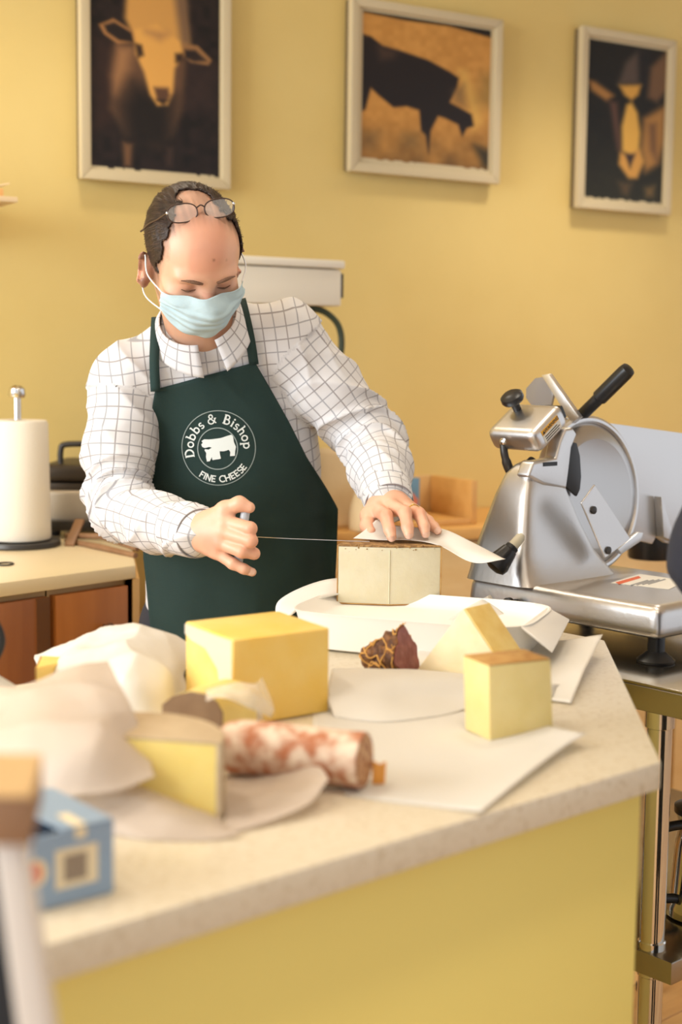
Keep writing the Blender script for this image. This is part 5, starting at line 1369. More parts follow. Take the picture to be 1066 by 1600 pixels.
# ---- shirt
shirt = torso(SDF())
arm_i = len(shirt.p)
shirt.chain([RSH, RSH * .45 + REL * .55 + np.array([-.006, 0, 0]), REL, REL * .5 + RWR * .5 + np.array([0, 0, -.006]), RWR - nrm(RWR - REL) * .004], [.062, .057, .053, .048, .041], .025)
arm_j = len(shirt.p)
shirt.chain([LSH, LSH * .45 + LEL * .55, LEL, LEL * .5 + LWR * .5, LWR - nrm(LWR - LEL) * .006], [.062, .059, .057, .050, .040], .025)
XV, XQ = surface(shirt, .0036)
XN = normals(XV, XQ)
dR = np.min([shirt.one(q, XV) for q in shirt.p[arm_i:arm_j]], 0); dL = np.min([shirt.one(q, XV) for q in shirt.p[arm_j:]], 0); dT = np.min([shirt.one(q, XV) for q in shirt.p[:arm_i]], 0)
def limb_uv(P, A, B, C, ref):
    ab, bc = B - A, C - B; la, lb = np.linalg.norm(ab), np.linalg.norm(bc); a_, b_ = ab / la, bc / lb
    ta_ = (P - A) @ a_; tb_ = (P - B) @ b_
    wgt = sstep(tb_ - np.maximum(0, ta_ - la) * .0 + 0, -.03, .03) * sstep(ta_, la - .09, la - .0)
    v = np.where(wgt > 0, ta_.clip(-.2, la) * (1 - wgt) + (la + tb_) * wgt, ta_)
    ax = a_[None] * (1 - wgt[:, None]) + b_[None] * wgt[:, None]; ax /= np.linalg.norm(ax, axis=1)[:, None]
    cpt_ = np.where(wgt[:, None] > .5, B + b_ * tb_[:, None], A + a_ * ta_[:, None])
    r = P - cpt_; e1_ = ref - (ax @ ref)[:, None] * ax; e1_ /= np.linalg.norm(e1_, axis=1)[:, None]; e2_ = np.cross(ax, e1_)
    an = np.arctan2((r * e2_).sum(1), (r * e1_).sum(1)); return an * .056, v, la, lb
uR, vR, laR, lbR = limb_uv(XV, RSH, REL, RWR, np.array([.15, -1.0, .1]))
uL, vL, laL, lbL = limb_uv(XV, LSH, LEL, LWR, np.array([.15, -1.0, .25]))
lt = (XV - P_be) @ TR
isR = dR < np.minimum(dL, dT) - .002; isL = dL < np.minimum(dR, dT) - .002
cu, cv = lt[:, 0] * 1.05, lt[:, 2].copy()
cu = np.where(isR, uR, np.where(isL, uL, cu)); cv = np.where(isR, vR, np.where(isL, vL, cv))
# folds
disp = .0034 * noise3(XV, 14, 1) + .0018 * noise3(XV, 34, 2)
def ridge(x): return 1 - np.abs(np.sin(x))
fr_ = np.exp(-((vR - laR) / .09) ** 2) * isR
disp += fr_ * (.011 * (ridge((vR * 55 + np.cos(uR / .056 + .6) * 2.2 + noise3(XV, 12, 3))) ** 2 - .35))
frl = np.exp(-((vL - laL * .95) / .12) ** 2) * isL
disp += frl * (.012 * (ridge((vL * 42 + np.cos(uL / .056 - 1.0) * 2.4 + noise3(XV, 12, 4))) ** 2 - .35))
sh_ = np.exp(-((vR - .03) / .07) ** 2) * isR + np.exp(-((vL - .03) / .08) ** 2) * isL
disp += sh_ * .0065 * (ridge(((XV @ np.array([38., 12, 30.])) + 1.6 * noise3(XV, 9, 5))) ** 2 - .35)
fo_ = isR * sstep(vR, laR + .05, laR + .12) + isL * sstep(vL, laL + .04, laL + .1)
disp += fo_ * .007 * (ridge((np.where(isR, uR, uL) / .056 * 1.5 + np.where(isR, vR, vL) * 24 + noise3(XV, 14, 6))) ** 2 - .35)
tor = ~(isR | isL)
disp += tor * .0075 * (ridge(lt[:, 0] * 30 + lt[:, 2] * 14 + 1.8 * noise3(XV, 7, 7)) ** 2 - .35) * sstep(np.abs(lt[:, 0]), .04, .12)
XV2 = XV + XN * disp[:, None]
def shirt_mat():
    m = mat('checked_shirt_cotton', srgb(236, 234, 232), .8, transl=.08); nt = m.node_tree; L = nt.links.new; b = nt.nodes['Principled BSDF']
    at_ = nt.nodes.new('ShaderNodeAttribute'); at_.attribute_name = 'cloth'
    sp = nt.nodes.new('ShaderNodeSeparateXYZ'); L(at_.outputs['Vector'], sp.inputs[0])
    def M(op, a, b_=None):
        n = nt.nodes.new('ShaderNodeMath'); n.operation = op
        for i, x in enumerate((a, b_)):
            if x is None: continue
            if isinstance(x, (int, float)): n.inputs[i].default_value = x
            else: L(x, n.inputs[i])
        return n.outputs[0]
    def line(x, per, ph, w):
        fr = M('FRACT', M('ADD', M('DIVIDE', x, per), ph + 50.0)); dd = M('MULTIPLY', M('ABSOLUTE', M('SUBTRACT', fr, .5)), per)
        r = nt.nodes.new('ShaderNodeMapRange'); r.inputs['From Min'].default_value = w * .45; r.inputs['From Max'].default_value = w * .95; r.inputs['To Min'].default_value = 1; r.inputs['To Max'].default_value = 0
        L(dd, r.inputs['Value']); return r.outputs[0]
    per = .0215
    g = M('MAXIMUM', line(sp.outputs[0], per, 0, .0015), line(sp.outputs[1], per, 0, .0015))
    t = M('MAXIMUM', line(sp.outputs[0], per * 2, .25, .0011), line(sp.outputs[1], per * 2, .25, .0011))
    m1 = nt.nodes.new('ShaderNodeMixRGB'); m1.inputs[1].default_value = (*srgb(226, 225, 226), 1); m1.inputs[2].default_value = (*srgb(200, 176, 150), 1); L(M('MULTIPLY', t, .6), m1.inputs[0])
    m2 = nt.nodes.new('ShaderNodeMixRGB'); m2.inputs[2].default_value = (*srgb(112, 114, 126), 1); L(m1.outputs[0], m2.inputs[1]); L(M('MULTIPLY', g, .62), m2.inputs[0])
    L(m2.outputs[0], b.inputs['Base Color']); return m
M_shirt = shirt_mat()
def set_cloth(o, u, v):
    a = o.data.attributes.new('cloth', 'FLOAT_VECTOR', 'POINT')
    a.data.foreach_set('vector', np.stack([u, v, np.zeros_like(u)], 1).astype(np.float32).ravel())
so = np_mesh('shirt', XV2, XQ, M_shirt, man); set_cloth(so, cu, cv)
tag(so, 'white shirt with thin dark check lines')
# cuffs: open bands round the wrists
for W_, E_, r_ in ((RWR, REL, .0405), (LWR, LEL, .0395)):
    d_ = nrm(W_ - E_); x_ = nrm(np.cross(d_, (0.2, -.3, 1))); y_ = np.cross(d_, x_); V_, u_, v_ = [], [], []
    nr = 40; prof = [(-.052, r_ * 1.05), (-.045, r_ * 1.10), (-.02, r_ * 1.06), (.004, r_ * 1.02), (.010, r_ * 1.0), (.0105, r_ * .95), (.0, r_ * .93), (-.03, r_ * .93)]
    for h_, r2 in prof:
        for j in range(nr):
            a = 2 * math.pi * j / nr; rr_ = r2 * (1 + .03 * math.sin(2 * a + 1))
            V_.append(W_ + d_ * h_ + rr_ * (x_ * math.cos(a) + y_ * math.sin(a))); u_.append(a * .042); v_.append(h_)
    Fc = [(i * nr + j, i * nr + (j + 1) % nr, (i + 1) * nr + (j + 1) % nr, (i + 1) * nr + j) for i in range(len(prof) - 1) for j in range(nr)]
    c_ = mesh('cuff', V_, Fc, M_shirt, so, smooth=True); set_cloth(c_, np.array(u_), np.array(v_))
# collar with two points
na = nrm(NECK_T - NECK_B); nfr = nrm(np.array([.12, -1, 0]) - na * (np.array([.12, -1, 0]) @ na)); nsd = np.cross(na, nfr)
cc = NECK_B + na * .004
V_, u_, v_ = [], [], []; nA, nB = 60, 9
for i in range(nA):
    a = math.radians(-168 + 336 * i / (nA - 1)) + math.pi; ca, sa2 = math.cos(a), math.sin(a)
    back = (1 - ca) / 2 if False else (1 + math.cos(a + math.pi)) / 2     # 1 at the back of the neck
    frn = 1 - back; tipf = max(0, (abs(math.degrees(a) - 180) - 110) / 58)
    dirr = nfr * math.cos(a) + nsd * math.sin(a)
    for j in range(nB):
        v = j / (nB - 1)
        rad = .0625 + .010 * frn + .005 * math.sin(v * math.pi * .5) + .018 * v * (1 + .2 * tipf)
        hgt = .034 + .016 * back - .012 * frn - v * (.030 + .020 * tipf ** 1.3)
        p_ = cc + dirr * rad + na * hgt
        V_.append(p_); u_.append(a * .075); v_.append(v * .05)
co = mesh('collar', V_, grid_faces(nA, nB), M_shirt, so, smooth=True); set_cloth(co, np.array(u_), np.array(v_))
_m = co.modifiers.new('thickness', 'SOLIDIFY'); _m.thickness = .0025
M_btn = mat('white_button', srgb(226, 222, 214), .35)
for x_, y_ in ((322, 548), (326, 575)):
    h_ = hit(shirt, at(x_, y_, 2.1), np.array([0, 1., 0]), .001, 1.0)
    if h_ is not None: lathe('button', [(.0045, 0), (.0055, .001), (.0045, .0022), (.001, .0016)], h_, (0.05, -1, .25), M_btn, so, 16)

# ---- apron
torso_only = torso(SDF())
YP_ = 2.45
Ledge = [(246, 608), (238, 645), (236, 720), (230, 775), (217, 835), (214, 880), (221, 940), (227, 1000), (232, 1150), (236, 1340)]
Redge = [(399, 566), (421, 606), (450, 660), (478, 718), (505, 765), (528, 806), (526, 875), (522, 945), (520, 1000), (516, 1150), (512, 1340)]
def resamp(P, n):
    P = np.array(P, float); y = np.linspace(0, 1, len(P)); s_ = np.concatenate([[0], np.cumsum(np.linalg.norm(np.diff(P, axis=0), axis=1))]); s_ /= s_[-1]
    return np.stack([np.interp(np.linspace(0, 1, n), s_, P[:, k]) for k in (0, 1)], 1)
nt_, ns_ = 110, 64
Lp, Rp = resamp(Ledge, nt_), resamp(Redge, nt_)
def w2(px): return np.array([at(x, y, YP_) for x, y in px])
LW_, RW_ = w2(Lp), w2(Rp)
S_ = np.linspace(0, 1, ns_)
AP = LW_[:, None] * (1 - S_[None, :, None]) + RW_[:, None] * S_[None, :, None]        # nt, ns, 3 at Y = YP_
# a slight sag of the bib's top edge
flat = AP.reshape(-1, 3).copy(); flat[:, 1] = 2.15
Hh = vhit(torso_only, flat, np.tile(np.array([0, 1., 0]), (len(flat), 1)), .0075, .75)
Yf = Hh[:, 1].reshape(nt_, ns_)
# below the belly the cloth hangs, where the body is missed it carries on from its neighbours
for i in range(nt_):
    r = Yf[i]; ok = ~np.isnan(r)
    if ok.sum() > 4: r[~ok] = np.interp(np.where(~ok)[0], np.where(ok)[0], r[ok])
    elif i: r[:] = Yf[i - 1]
ibelly = int(np.argmin(np.abs(AP[:, ns_ // 2, 2] - 1.0)))
for i in range(ibelly, nt_):
    Yf[i] = np.minimum(Yf[i], Yf[i - 1] + .0006)
for _ in range(14):
    Yp = np.pad(Yf, 1, mode='edge'); Yn = (Yp[:-2, 1:-1] + Yp[2:, 1:-1] + Yp[1:-1, :-2] + Yp[1:-1, 2:] + 4 * Yf) / 8; Yf = np.minimum(Yn, Yf + .001)
AP[:, :, 1] = Yf
tt_ = np.linspace(0, 1, nt_)[:, None]; ss_ = S_[None, :]
PN = AP.reshape(-1, 3)
AP[:, :, 1] -= (.0035 * (noise3(PN * np.array([1, .3, .45]), 16, 3)).reshape(nt_, ns_) + .0085 * np.maximum(0, ridge(ss_ * 9 + tt_ * 2.0 + 0 * tt_) ** 3 - .25) * sstep(tt_, .42, .75) + .003 * (ridge(ss_ * 5 - tt_ * 9) ** 3) * (1 - sstep(tt_, .3, .5))) - .002
M_apron = mat('dark_green_apron_cotton', srgb(22, 46, 42), .85, bump=.25, bscale=700, noise=(9, srgb(28, 54, 50), .3, .7))
ao = mesh('apron', AP.reshape(-1, 3), grid_faces(nt_, ns_), M_apron, man, smooth=True); tag(ao, 'dark green bib apron with a white round cow logo')
_m = ao.modifiers.new('thickness', 'SOLIDIFY'); _m.thickness = .0022; _m.offset = 0
def ribbon(name, pts, w, m, parent, nrm_dir, th=.0016):
    P, T, N_, B_ = frames(pts, nrm_dir); V_ = []
    for i in range(len(P)): V_ += [P[i] - B_[i] * w / 2, P[i] + B_[i] * w / 2]
    o = mesh(name, V_, [(2 * i, 2 * i + 1, 2 * i + 3, 2 * i + 2) for i in range(len(P) - 1)], m, parent, smooth=True)
    o.modifiers.new('thickness', 'SOLIDIFY').thickness = th; return o
for pth in ([(243, 612), (241, 570), (242, 530), (244, 495), (247, 470), (253, 452)], [(397, 570), (391, 530), (384, 497), (377, 468), (370, 448)]):
    pts_ = []
    for x_, y_ in smoothpath([(x, y, 0) for x, y in pth], 26)[:, :2]:
        h_ = hit(shirt, at(x_, y_, 2.1), nrm(ray(x_, y_)), .0075, 1.2)
        if h_ is not None: pts_.append(h_)
    pts_ = np.array(pts_)
    for _ in range(3): pts_[1:-1] = (pts_[:-2] + pts_[2:] + 2 * pts_[1:-1]) / 4
    ribbon('neck_strap', pts_, .0165, M_apron, ao, (0, -1, 0))
# waist tie round the back
wz0 = AP[int(np.argmin(np.abs(RW_[:, 2] - at(527, 800, YP_)[2]))), -1, 2]
cw = P_be + BAX * ((wz0 - P_be[2]) / BAX[2]); pts_ = []
for a in np.linspace(math.radians(-8), math.radians(188), 50):
    d_ = np.array([math.cos(a), math.sin(a), 0]); h_ = hit(shirt, cw + d_ * .5, -d_, .006, .6); pts_.append(h_)
P_, T_, N_, B_ = frames(pts_, (0, 0, 1)); V_ = []
for i in range(len(P_)): V_ += [P_[i] - Z * .012, P_[i] + Z * .012]
wt_ = mesh('waist_tie', V_, [(2 * i, 2 * i + 1, 2 * i + 3, 2 * i + 2) for i in range(len(P_) - 1)], M_apron, ao, smooth=True); wt_.modifiers.new('thickness', 'SOLIDIFY').thickness = .002

# printed logo: rings, cow and lettering laid on the cloth
apz = AP[:, :, 2]; 
from mathutils.bvhtree import BVHTree
_bv = BVHTree.FromPolygons([tuple(map(float, p)) for p in AP.reshape(-1, 3)], grid_faces(nt_, ns_))
LGC = at(342, 699.5, YP_); lsc = 1.0 / FPX * 2.47            # metres per photo pixel there
def on_apron(dx, dy, off=.0022):
    """dx, dy in photo pixels from the logo centre (y down)"""
    p = LGC + np.array([dx * lsc, 0, -dy * lsc]); r_ = _bv.ray_cast(Vector((p[0], 2.0, p[2])), Vector((0, 1, 0)))
    return np.array(r_[0]) + np.array([0, -off, 0]) if r_[0] is not None else p
M_prt = mat('white_logo_print', srgb(226, 232, 228), .7); M_prt2 = mat('grey_logo_ring', srgb(150, 162, 158), .7)
def strokes(name, lines, w, m, closed=False):
    V_, F_ = [], []
    for ln in lines:
        wd = w
        if len(ln) == 2 and isinstance(ln[1], float): ln, wd = ln
        P = np.array(ln, float); 
        # densify
        Q_ = [P[0]]
        for a, b in zip(P[:-1], P[1:]):
            k = max(1, int(np.linalg.norm(b - a) / 1.6))
            for i in range(1, k + 1): Q_.append(a + (b - a) * i / k)
        P = np.array(Q_); T = np.gradient(P, axis=0); T /= np.linalg.norm(T, axis=1)[:, None] + 1e-9; N_ = np.stack([-T[:, 1], T[:, 0]], 1)
        i0 = len(V_)
        for p, n_ in zip(P, N_): V_ += [on_apron(*(p - n_ * wd / 2)), on_apron(*(p + n_ * wd / 2))]
        F_ += [(i0 + 2 * i, i0 + 2 * i + 1, i0 + 2 * i + 3, i0 + 2 * i + 2) for i in range(len(P) - 1)]
    return mesh(name, V_, F_, m, ao)
def circ(r, n=96, sx=1.0, c=(0, 0)): return [(c[0] + r * sx * math.cos(t), c[1] + r * math.sin(t)) for t in np.linspace(0, 2 * math.pi, n + 1)]
strokes('logo_ring', [circ(57.6, sx=.985)], 1.3, M_prt2); strokes('logo_ring', [circ(32, sx=.96, c=(-1.2, 1))], 1.5, M_prt2)
def arc(cx, cy, rx, ry, a0, a1, n=12): return [(cx + rx * math.cos(math.radians(t)), cy + ry * math.sin(math.radians(t))) for t in np.linspace(a0, a1, n)]
# serif capitals and small letters as pen strokes; x right, y up, x-height 6, cap height 10; (strokes, advance)
SERIF = {
 'D': ([([(1.6, 0), (1.6, 10)], 2.0), ([(0, 0.35), (4, .35)], .8), ([(0, 9.65), (4, 9.65)], .8), (arc(3.2, 5, 5, 4.6, -85, 85, 16), 1.7)], 9.6),
 'o': ([(arc(3.1, 3.1, 2.7, 2.9, 0, 360, 20), 1.5)], 7.0),
 'b': ([([(1.2, 0), (1.2, 10)], 1.6), ([(-.3, 9.7), (1.2, 9.7)], .8), (arc(3.5, 3.1, 2.6, 2.8, -150, 150, 16), 1.5)], 7.6),
 's': ([(arc(2.4, 4.5, 1.7, 1.5, 30, 265, 12) + arc(2.4, 1.6, 1.9, 1.5, 85, -150, 12), 1.3)], 5.4),
 '&': ([(arc(3.6, 7.6, 1.9, 2.0, -60, 240, 14) + [(8.2, 0.2)], 1.3), ([(4.6, 5.8)] + arc(3.2, 2.7, 3.0, 2.7, 130, 340, 16) + [(8, 5.4)], 1.3), ([(6.4, 5.4), (9, 5.4)], .8)], 10.4),
 'B': ([([(1.6, 0), (1.6, 10)], 2.0), ([(0, .35), (4, .35)], .8), ([(0, 9.65), (4, 9.65)], .8), ([(1.6, 9.65), (3.6, 9.65)] + arc(3.6, 7.5, 2.2, 2.15, 90, -90, 10) + [(1.6, 5.3)], 1.4), ([(1.6, 5.3), (4, 5.3)] + arc(4, 2.8, 2.8, 2.5, 90, -90, 10) + [(1.6, .3)], 1.5)], 8.4),
 'i': ([([(1.4, 0), (1.4, 6)], 1.6), ([(.2, .3), (2.7, .3)], .8), ([(.2, 5.8), (1.4, 5.8)], .8), (arc(1.4, 8.3, .55, .55, 0, 360, 8), 1.0)], 3.6),
 'h': ([([(1.3, 0), (1.3, 10)], 1.6), ([(-.2, 9.7), (1.3, 9.7)], .8), ([(.1, .3), (2.6, .3)], .7), (arc(3.4, 4.0, 2.0, 2.0, 170, 0, 10) + [(5.4, 0)], 1.5), ([(4.3, .3), (6.8, .3)], .7)], 7.4),
 'p': ([([(1.2, -3.2), (1.2, 6)], 1.6), ([(0, -3.0), (2.6, -3.0)], .8), ([(-.2, 5.8), (1.2, 5.8)], .8), (arc(3.5, 3.1, 2.6, 2.8, -150, 150, 16), 1.5)], 7.4),
 ' ': ([], 4.0)}
SANS = {
 'F': ([[(1, 0), (1, 10)], [(1, 9), (6, 9)], [(1, 5), (5, 5)]], 7.2), 'I': ([[(1, 0), (1, 10)]], 3.4),
 'N': ([[(1, 0), (1, 10), (7, 0), (7, 10)]], 9.4), 'E': ([[(1, 0), (1, 10)], [(1, 9.1), (6, 9.1)], [(1, 5), (5.4, 5)], [(1, .9), (6, .9)]], 7.6),
 'C': ([arc(5, 5, 4.4, 4.4, 45, 315, 18)], 9.2), 'H': ([[(1, 0), (1, 10)], [(7, 0), (7, 10)], [(1, 5), (7, 5)]], 9.4),
 'S': ([arc(3.2, 7.2, 2.4, 2.2, 30, 260, 12) + arc(3.2, 2.7, 2.6, 2.3, 85, -150, 12)], 7.2), ' ': ([], 5.0)}
def curved(name, txt, font, scale, R0, amid, cw_, wdt, bend=1.0):
    """letters along a circle; amid in degrees (0 = right, 90 = up); cw_ = +1 reads clockwise over the top, -1 along the bottom"""
    tot = sum(font[c][1] for c in txt) * scale; a = amid + cw_ * math.degrees(tot / 2 / R0); out = []
    for c in txt:
        st_, adv = font[c]; am = a - cw_ * math.degrees(adv * scale / 2 / R0); t = math.radians(am)
        rad = np.array([math.cos(t), -math.sin(t)]); tan = np.array([math.sin(t), math.cos(t)])
        up = rad * cw_; xd = tan * cw_
        for s_ in st_:
            w_ = wdt
            if isinstance(s_, tuple): s_, w_ = s_
            out.append(([tuple(rad * R0 + (xd * (x - adv / 2) + up * y) * scale) for x, y in s_], float(w_ * scale)))
        a -= cw_ * math.degrees(adv * scale / R0)
    return strokes(name, out, 1.0, M_prt)
curved('logo_lettering', 'Dobbs & Bishop', SERIF, 1.45, 38.5, 99, 1, 1.5)
curved('logo_lettering', 'FINE CHEESE', SANS, 1.06, 53.5, 281.5, -1, 1.8)
cowp = [(-26, -10.5), (-22, -13.2), (-14, -13), (-6, -14), (4, -15.5), (14, -19), (20, -20.7), (22.5, -18), (24, -9), (27, -2), (26, 4), (25.4, 12), (18, 12.4), (18.4, 6), (16, 2.6), (9, 5), (2, 5), (2.5, 9), (4, 16.5), (-1, 17.5), (-9, 18.8), (-10, 14), (-13, 20.5), (-17.5, 21.2), (-19, 14), (-18.6, 8), (-21.5, 3.5), (-20.2, 2), (-15, 2.6), (-10, -.5), (-14, -1.5), (-21, .2), (-25, -1.5), (-26.4, -5), (-24.2, -8)]
def fill(name, poly, m):
    bm = bmesh.new(); f = bm.faces.new([bm.verts.new((x, -y, 0)) for x, y in poly]); bmesh.ops.triangulate(bm, faces=[f])
    bmesh.ops.subdivide_edges(bm, edges=bm.edges, cuts=2, use_grid_fill=True); bm.verts.index_update()
    V_ = [on_apron(v.co.x, -v.co.y) for v in bm.verts]; F_ = [[v.index for v in f.verts] for f in bm.faces]; bm.free()
    return mesh(name, V_, F_, m, ao)
fill('logo_cow', cowp, M_prt)

# ---- trousers and shoes
tr = SDF(); HL, HRt = P_hi + np.array([.085, .0, -.05]), P_hi + np.array([-.085, .0, -.05])
tr.ell(P_hi + np.array([0, .02, -.03]), (.162, .12, .13), TR, .05)
FLt, FRt = lift(HL + np.array([.05, .06, 0]), .07), lift(HRt + np.array([-.05, -.02, 0]), .07)
for a_, b_ in ((HL, FLt), (HRt, FRt)):
    kn = (a_ + b_) / 2 + np.array([0, -.03, 0]); tr.chain([a_, kn, b_], [.095, .072, .058], .04)
TV, TQ = surface(tr, .007); np_mesh('trousers', TV, TQ, mat('dark_trousers', srgb(44, 44, 52), .85), man)
for b_ in (FLt, FRt):
    f_ = SDF(); f_.cone(lift(b_, .05) + np.array([0, .03, 0]), lift(b_, .034) + np.array([0, -.13, 0]), .043, .033, .03); f_.ell(lift(b_, .035) + np.array([0, -.08, 0]), (.046, .08, .033), None, .03); f_.cone(lift(b_, .05), lift(b_, .10), .045, .04, .02)
    v_, q_ = surface(f_, .006); v_[:, 2] = np.maximum(v_[:, 2], .001); np_mesh('shoe', v_, q_, mat('black_leather', (.015, .014, .013), .4), man)

# ---- reading glasses pushed up on the head
M_rim = mat('dark_brown_rim', srgb(66, 46, 38), .35); M_lens = mat('clear_lens', (.95, .93, .88), .05, alpha=.22)
gl = thing('eyeglasses', hd(0, .09, .085), 'thin brown reading glasses pushed up on the bald forehead', 'glasses')
def onhead(x, y, off):
    v = nrm(ray(x, y)); h_ = hit(headsd, CP + v * 1.9, v, off, 1.0); return h_ if h_ is not None else None
g1, g2 = onhead(285, 333, .010), onhead(343, 325, .010)
gx = nrm(g2 - g1); gv = nrm(CP - (g1 + g2) / 2); gup = nrm(np.cross(gv, gx)); gup = gup if gup[2] > 0 else -gup; gnn = np.cross(gx, gup)
for c_, w_ in ((g1, .0245), (g2, .0245)):
    oval = [c_ + gx * w_ * math.copysign(abs(math.cos(t)) ** .85, math.cos(t)) + gup * .0145 * math.copysign(abs(math.sin(t)) ** .8, math.sin(t)) for t in np.linspace(0, 2 * math.pi, 48, endpoint=False)]
    r_ = tube('rim', oval, .0011, M_rim, gl, 8, closed=True)
    mesh('lens', [c_ + gnn * .0] + oval, [(0, i + 1, (i + 1) % 48 + 1) for i in range(48)], M_lens, r_, smooth=True)
tube('bridge', smoothpath([g1 + gx * .0238 + gup * .005, (g1 + g2) / 2 + gup * .0085 + gnn * .002, g2 - gx * .0238 + gup * .005], 14), .0012, M_rim, gl, 8)
for c_, sg in ((g1 - gx * .0245 + gup * .003, 1), (g2 + gx * .0245 + gup * .004, -1)):
    e_ = hd(sg * .084, -.045, .030); tp_ = []
    for u in np.linspace(0, 1, 22):
        q = c_ * (1 - u) + e_ * u
        for _ in range(12):
            dd = headsd.ev(q[None])[0] - .0065
            if dd > 0: break
            gq = np.array([headsd.ev((q + np.eye(3)[i] * 1e-3)[None])[0] - headsd.ev((q - np.eye(3)[i] * 1e-3)[None])[0] for i in range(3)]); q = q - nrm(gq) * dd
        tp_.append(q)
    tp_ = np.array(tp_)
    for _ in range(2): tp_[1:-1] = (tp_[:-2] + tp_[2:] + 2 * tp_[1:-1]) / 4
    tube('temple', tp_, .0015, M_rim, gl, 8)
    lathe('hinge', [(.0016, -.002), (.0022, 0), (.0016, .002)], c_, gup, M_chrome, gl, 10)

# ---- wire cutter
wc_ = thing('cheese_wire', at(383, 797, 2.172), 'cheese cutting wire with a grey handle held in the fist', 'wire cutter')
ha0, ha1 = at(384, 796, 2.172), at(372, 879, 2.172)
M_hgrey = mat('grey_handle', srgb(190, 196, 200), .35)
tube('handle', [ha0, ha0 * .98 + ha1 * .02, ha1 * .98 + ha0 * .02, ha1], [.006, .0072, .0072, .006], M_hgrey, wc_, 20)
w0 = at(378, 838, 2.172); w1 = lift(wmid - wdx * wr, 0) + np.array([0, .003, 0]); w1[2] = at(528, 844.5, w1[1])[2]
tube('wire', [w0, w0 * .5 + w1 * .5 - Z * .0004, w1, w1 + wdx * .05 + Z * -.001], .00055, M_chrome, wc_, 6)
# ================================================================ customer at the right edge, dark jacket
cu_ = thing('person', (0.66, 1.62, 0), 'person in dark navy jacket standing at the right photo edge', 'person')
cR = eulerR(math.radians(180 - 25), math.radians(6), 0.0); cH = np.array([.66, 1.60, 1.64])
ch = lambda x, y, z: cH + cR @ np.array([x, y, z])
cb = SDF(); add_head(cb, ch, cR)
cb.cone(ch(0, -.02, -.06), np.array([.655, 1.63, 1.47]), .054, .058, .025)
cT = np.stack([nrm((1, .35, 0)), nrm((-.35, 1, 0)), np.array([0, 0, 1.])], 1)
ecl = at(1130, 872, 1.70)                       # elbow that reaches into the frame
csl, csr = np.array([.505, 1.585, 1.40]), np.array([.84, 1.70, 1.40])
cwl = np.array([.56, 1.83, 1.16]); cer = np.array([.93, 1.72, 1.12]); cwr = np.array([.83, 1.93, 1.14])
def ctorso(s, d=0.0):
    s.ell((.655, 1.635, 1.26), np.array((.17, .115, .2)) - d, cT, .05); s.ell((.66, 1.64, 1.03), np.array((.16, .115, .2)) - d, cT, .08); s.ell((.66, 1.64, .93), np.array((.165, .12, .13)) - d, cT, .06)
    s.cone((.655, 1.63, 1.42), csl, .07 - d, .066 - d, .05); s.cone((.655, 1.63, 1.42), csr, .07 - d, .066 - d, .05); return s
ctorso(cb, .03)
cb.chain([csl, ecl, cwl], [.04, .034, .026], .03); cb.chain([csr, cer, cwr], [.04, .034, .026], .03)
for w_, dr in ((cwl, nrm((.25, 1, .0))), (cwr, nrm((-.35, 1, .0)))):
    sx = nrm(np.cross(dr, Z)); pm = w_ + dr * .085
    for k in range(4):
        o_ = (k - 1.5) * .020; m_ = pm + sx * o_; cb.cone(w_ + dr * .02, m_, .017, .0115, .012)
        L_ = (.072, .082, .076, .060)[k]; cb.chain([m_, m_ + dr * L_ * .5 - Z * .008, m_ + dr * L_ * .8 - Z * .03], [.0105, .0095, .008], .004)
    sg = 1 if w_ is cwl else -1
    cb.chain([w_ + dr * .02 + sx * sg * .012, w_ + dr * .06 + sx * sg * .045 - Z * .008, w_ + dr * .09 + sx * sg * .05 - Z * .014], [.015, .012, .009], .009)
V_, Q_ = surface(cb, .0045)
np_mesh('body', V_, Q_, M_skin, cu_, np.tile(np.array(srgb(222, 172, 142)), (len(V_), 1)))
hh = SDF(); hh.ell(ch(0, -.018, .040), (.085, .106, .090), cR); V_, Q_ = surface(hh, .005)
l_ = (V_ - cH) @ cR; kp2 = (l_[:, 1] < .035 + .3 * (l_[:, 2] - .03)) & (l_[:, 2] > -.07) | (l_[:, 2] > .075)
Q_ = Q_[kp2[Q_].all(1)]; us = np.unique(Q_); mm = -np.ones(len(V_), int); mm[us] = np.arange(len(us))
ho2 = np_mesh('hair', V_[us], mm[Q_], mat('brown_hair', srgb(70, 50, 38), .6), cu_); ho2.modifiers.new('thickness', 'SOLIDIFY').thickness = .008
cj = ctorso(SDF(), -.006); cj.chain([csl, ecl, cwl], [.066, .058, .044], .03); cj.chain([csr, cer, cwr], [.066, .058, .044], .03); cj.cone((.655, 1.63, 1.43), (.655, 1.628, 1.50), .085, .072, .03)
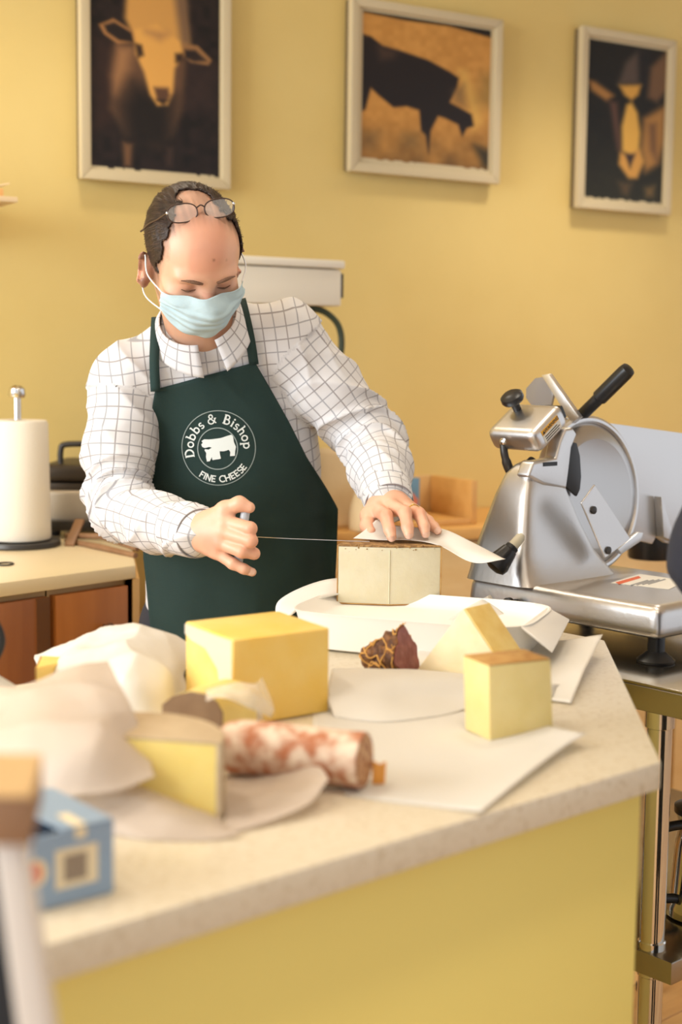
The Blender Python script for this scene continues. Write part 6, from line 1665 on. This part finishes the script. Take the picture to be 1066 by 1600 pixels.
V_, Q_ = surface(cj, .006); N_ = normals(V_, Q_); V_ = V_ + N_ * (.005 * noise3(V_, 16, 2) + .003 * noise3(V_, 40, 3))[:, None]
np_mesh('jacket', V_, Q_, mat('dark_navy_jacket', srgb(30, 32, 44), .85, bump=.2, bscale=300), cu_)
ct = SDF(); ct.ell((.66, 1.64, .88), (.15, .11, .12), cT, .05)
for s_ in (-1, 1):
    a_ = np.array([.66, 1.64, .86]) + cT[:, 0] * .08 * s_; ct.chain([a_, a_ + np.array([0, .02, -.4]), lift(a_, .08)], [.09, .068, .055], .04)
    b_ = lift(a_, .04); f_ = SDF(); f_.cone(b_ - cT[:, 1] * .03, b_ + cT[:, 1] * .14, .042, .033, .03); f_.cone(lift(b_, .05), lift(b_, .1), .045, .04, .02)
    v_, q_ = surface(f_, .007); v_[:, 2] = np.maximum(v_[:, 2], .001); np_mesh('shoe', v_, q_, mat('black_leather', (.015, .014, .013), .4), cu_)
V_, Q_ = surface(ct, .008); np_mesh('trousers', V_, Q_, mat('grey_trousers', srgb(58, 60, 66), .85), cu_)

# black bag cut off by the left edge, on the counter
M_bbag = mat('black_fabric', (.012, .012, .013), .7, bump=.3, bscale=60)
bb0 = on(-66, 1106, CZ + .001)
bgt = thing('black_bag', bb0, 'black fabric bag cut off by the left photo edge', 'bag')
rings = []
for v in np.linspace(0, 1, 16):
    r_ = []
    for i in range(36):
        t = 2 * math.pi * i / 36; c, s_ = math.cos(t), math.sin(t); k = (1 - .35 * v ** 2) * (1 + .05 * vnoise((c * 2, s_ * 2, v * 3), 1.0, 2))
        r_.append(bb0 + np.array([.052 * k * math.copysign(abs(c) ** .6, c), .035 * k * math.copysign(abs(s_) ** .6, s_), .004 + .055 * v + .006 * vnoise((c, s_, v), 2.0, 4) * v]))
    rings.append(r_)
loft('pouch', rings, M_bbag, bgt, 60)
tube('carry_strap', smoothpath([bb0 + np.array([-.03, 0, .055]), bb0 + np.array([-.025, 0, .10]), bb0 + np.array([.03, 0, .115]), bb0 + np.array([.052, 0, .085]), bb0 + np.array([.040, 0, .05])], 30), .006, M_bbag, bgt, 10)
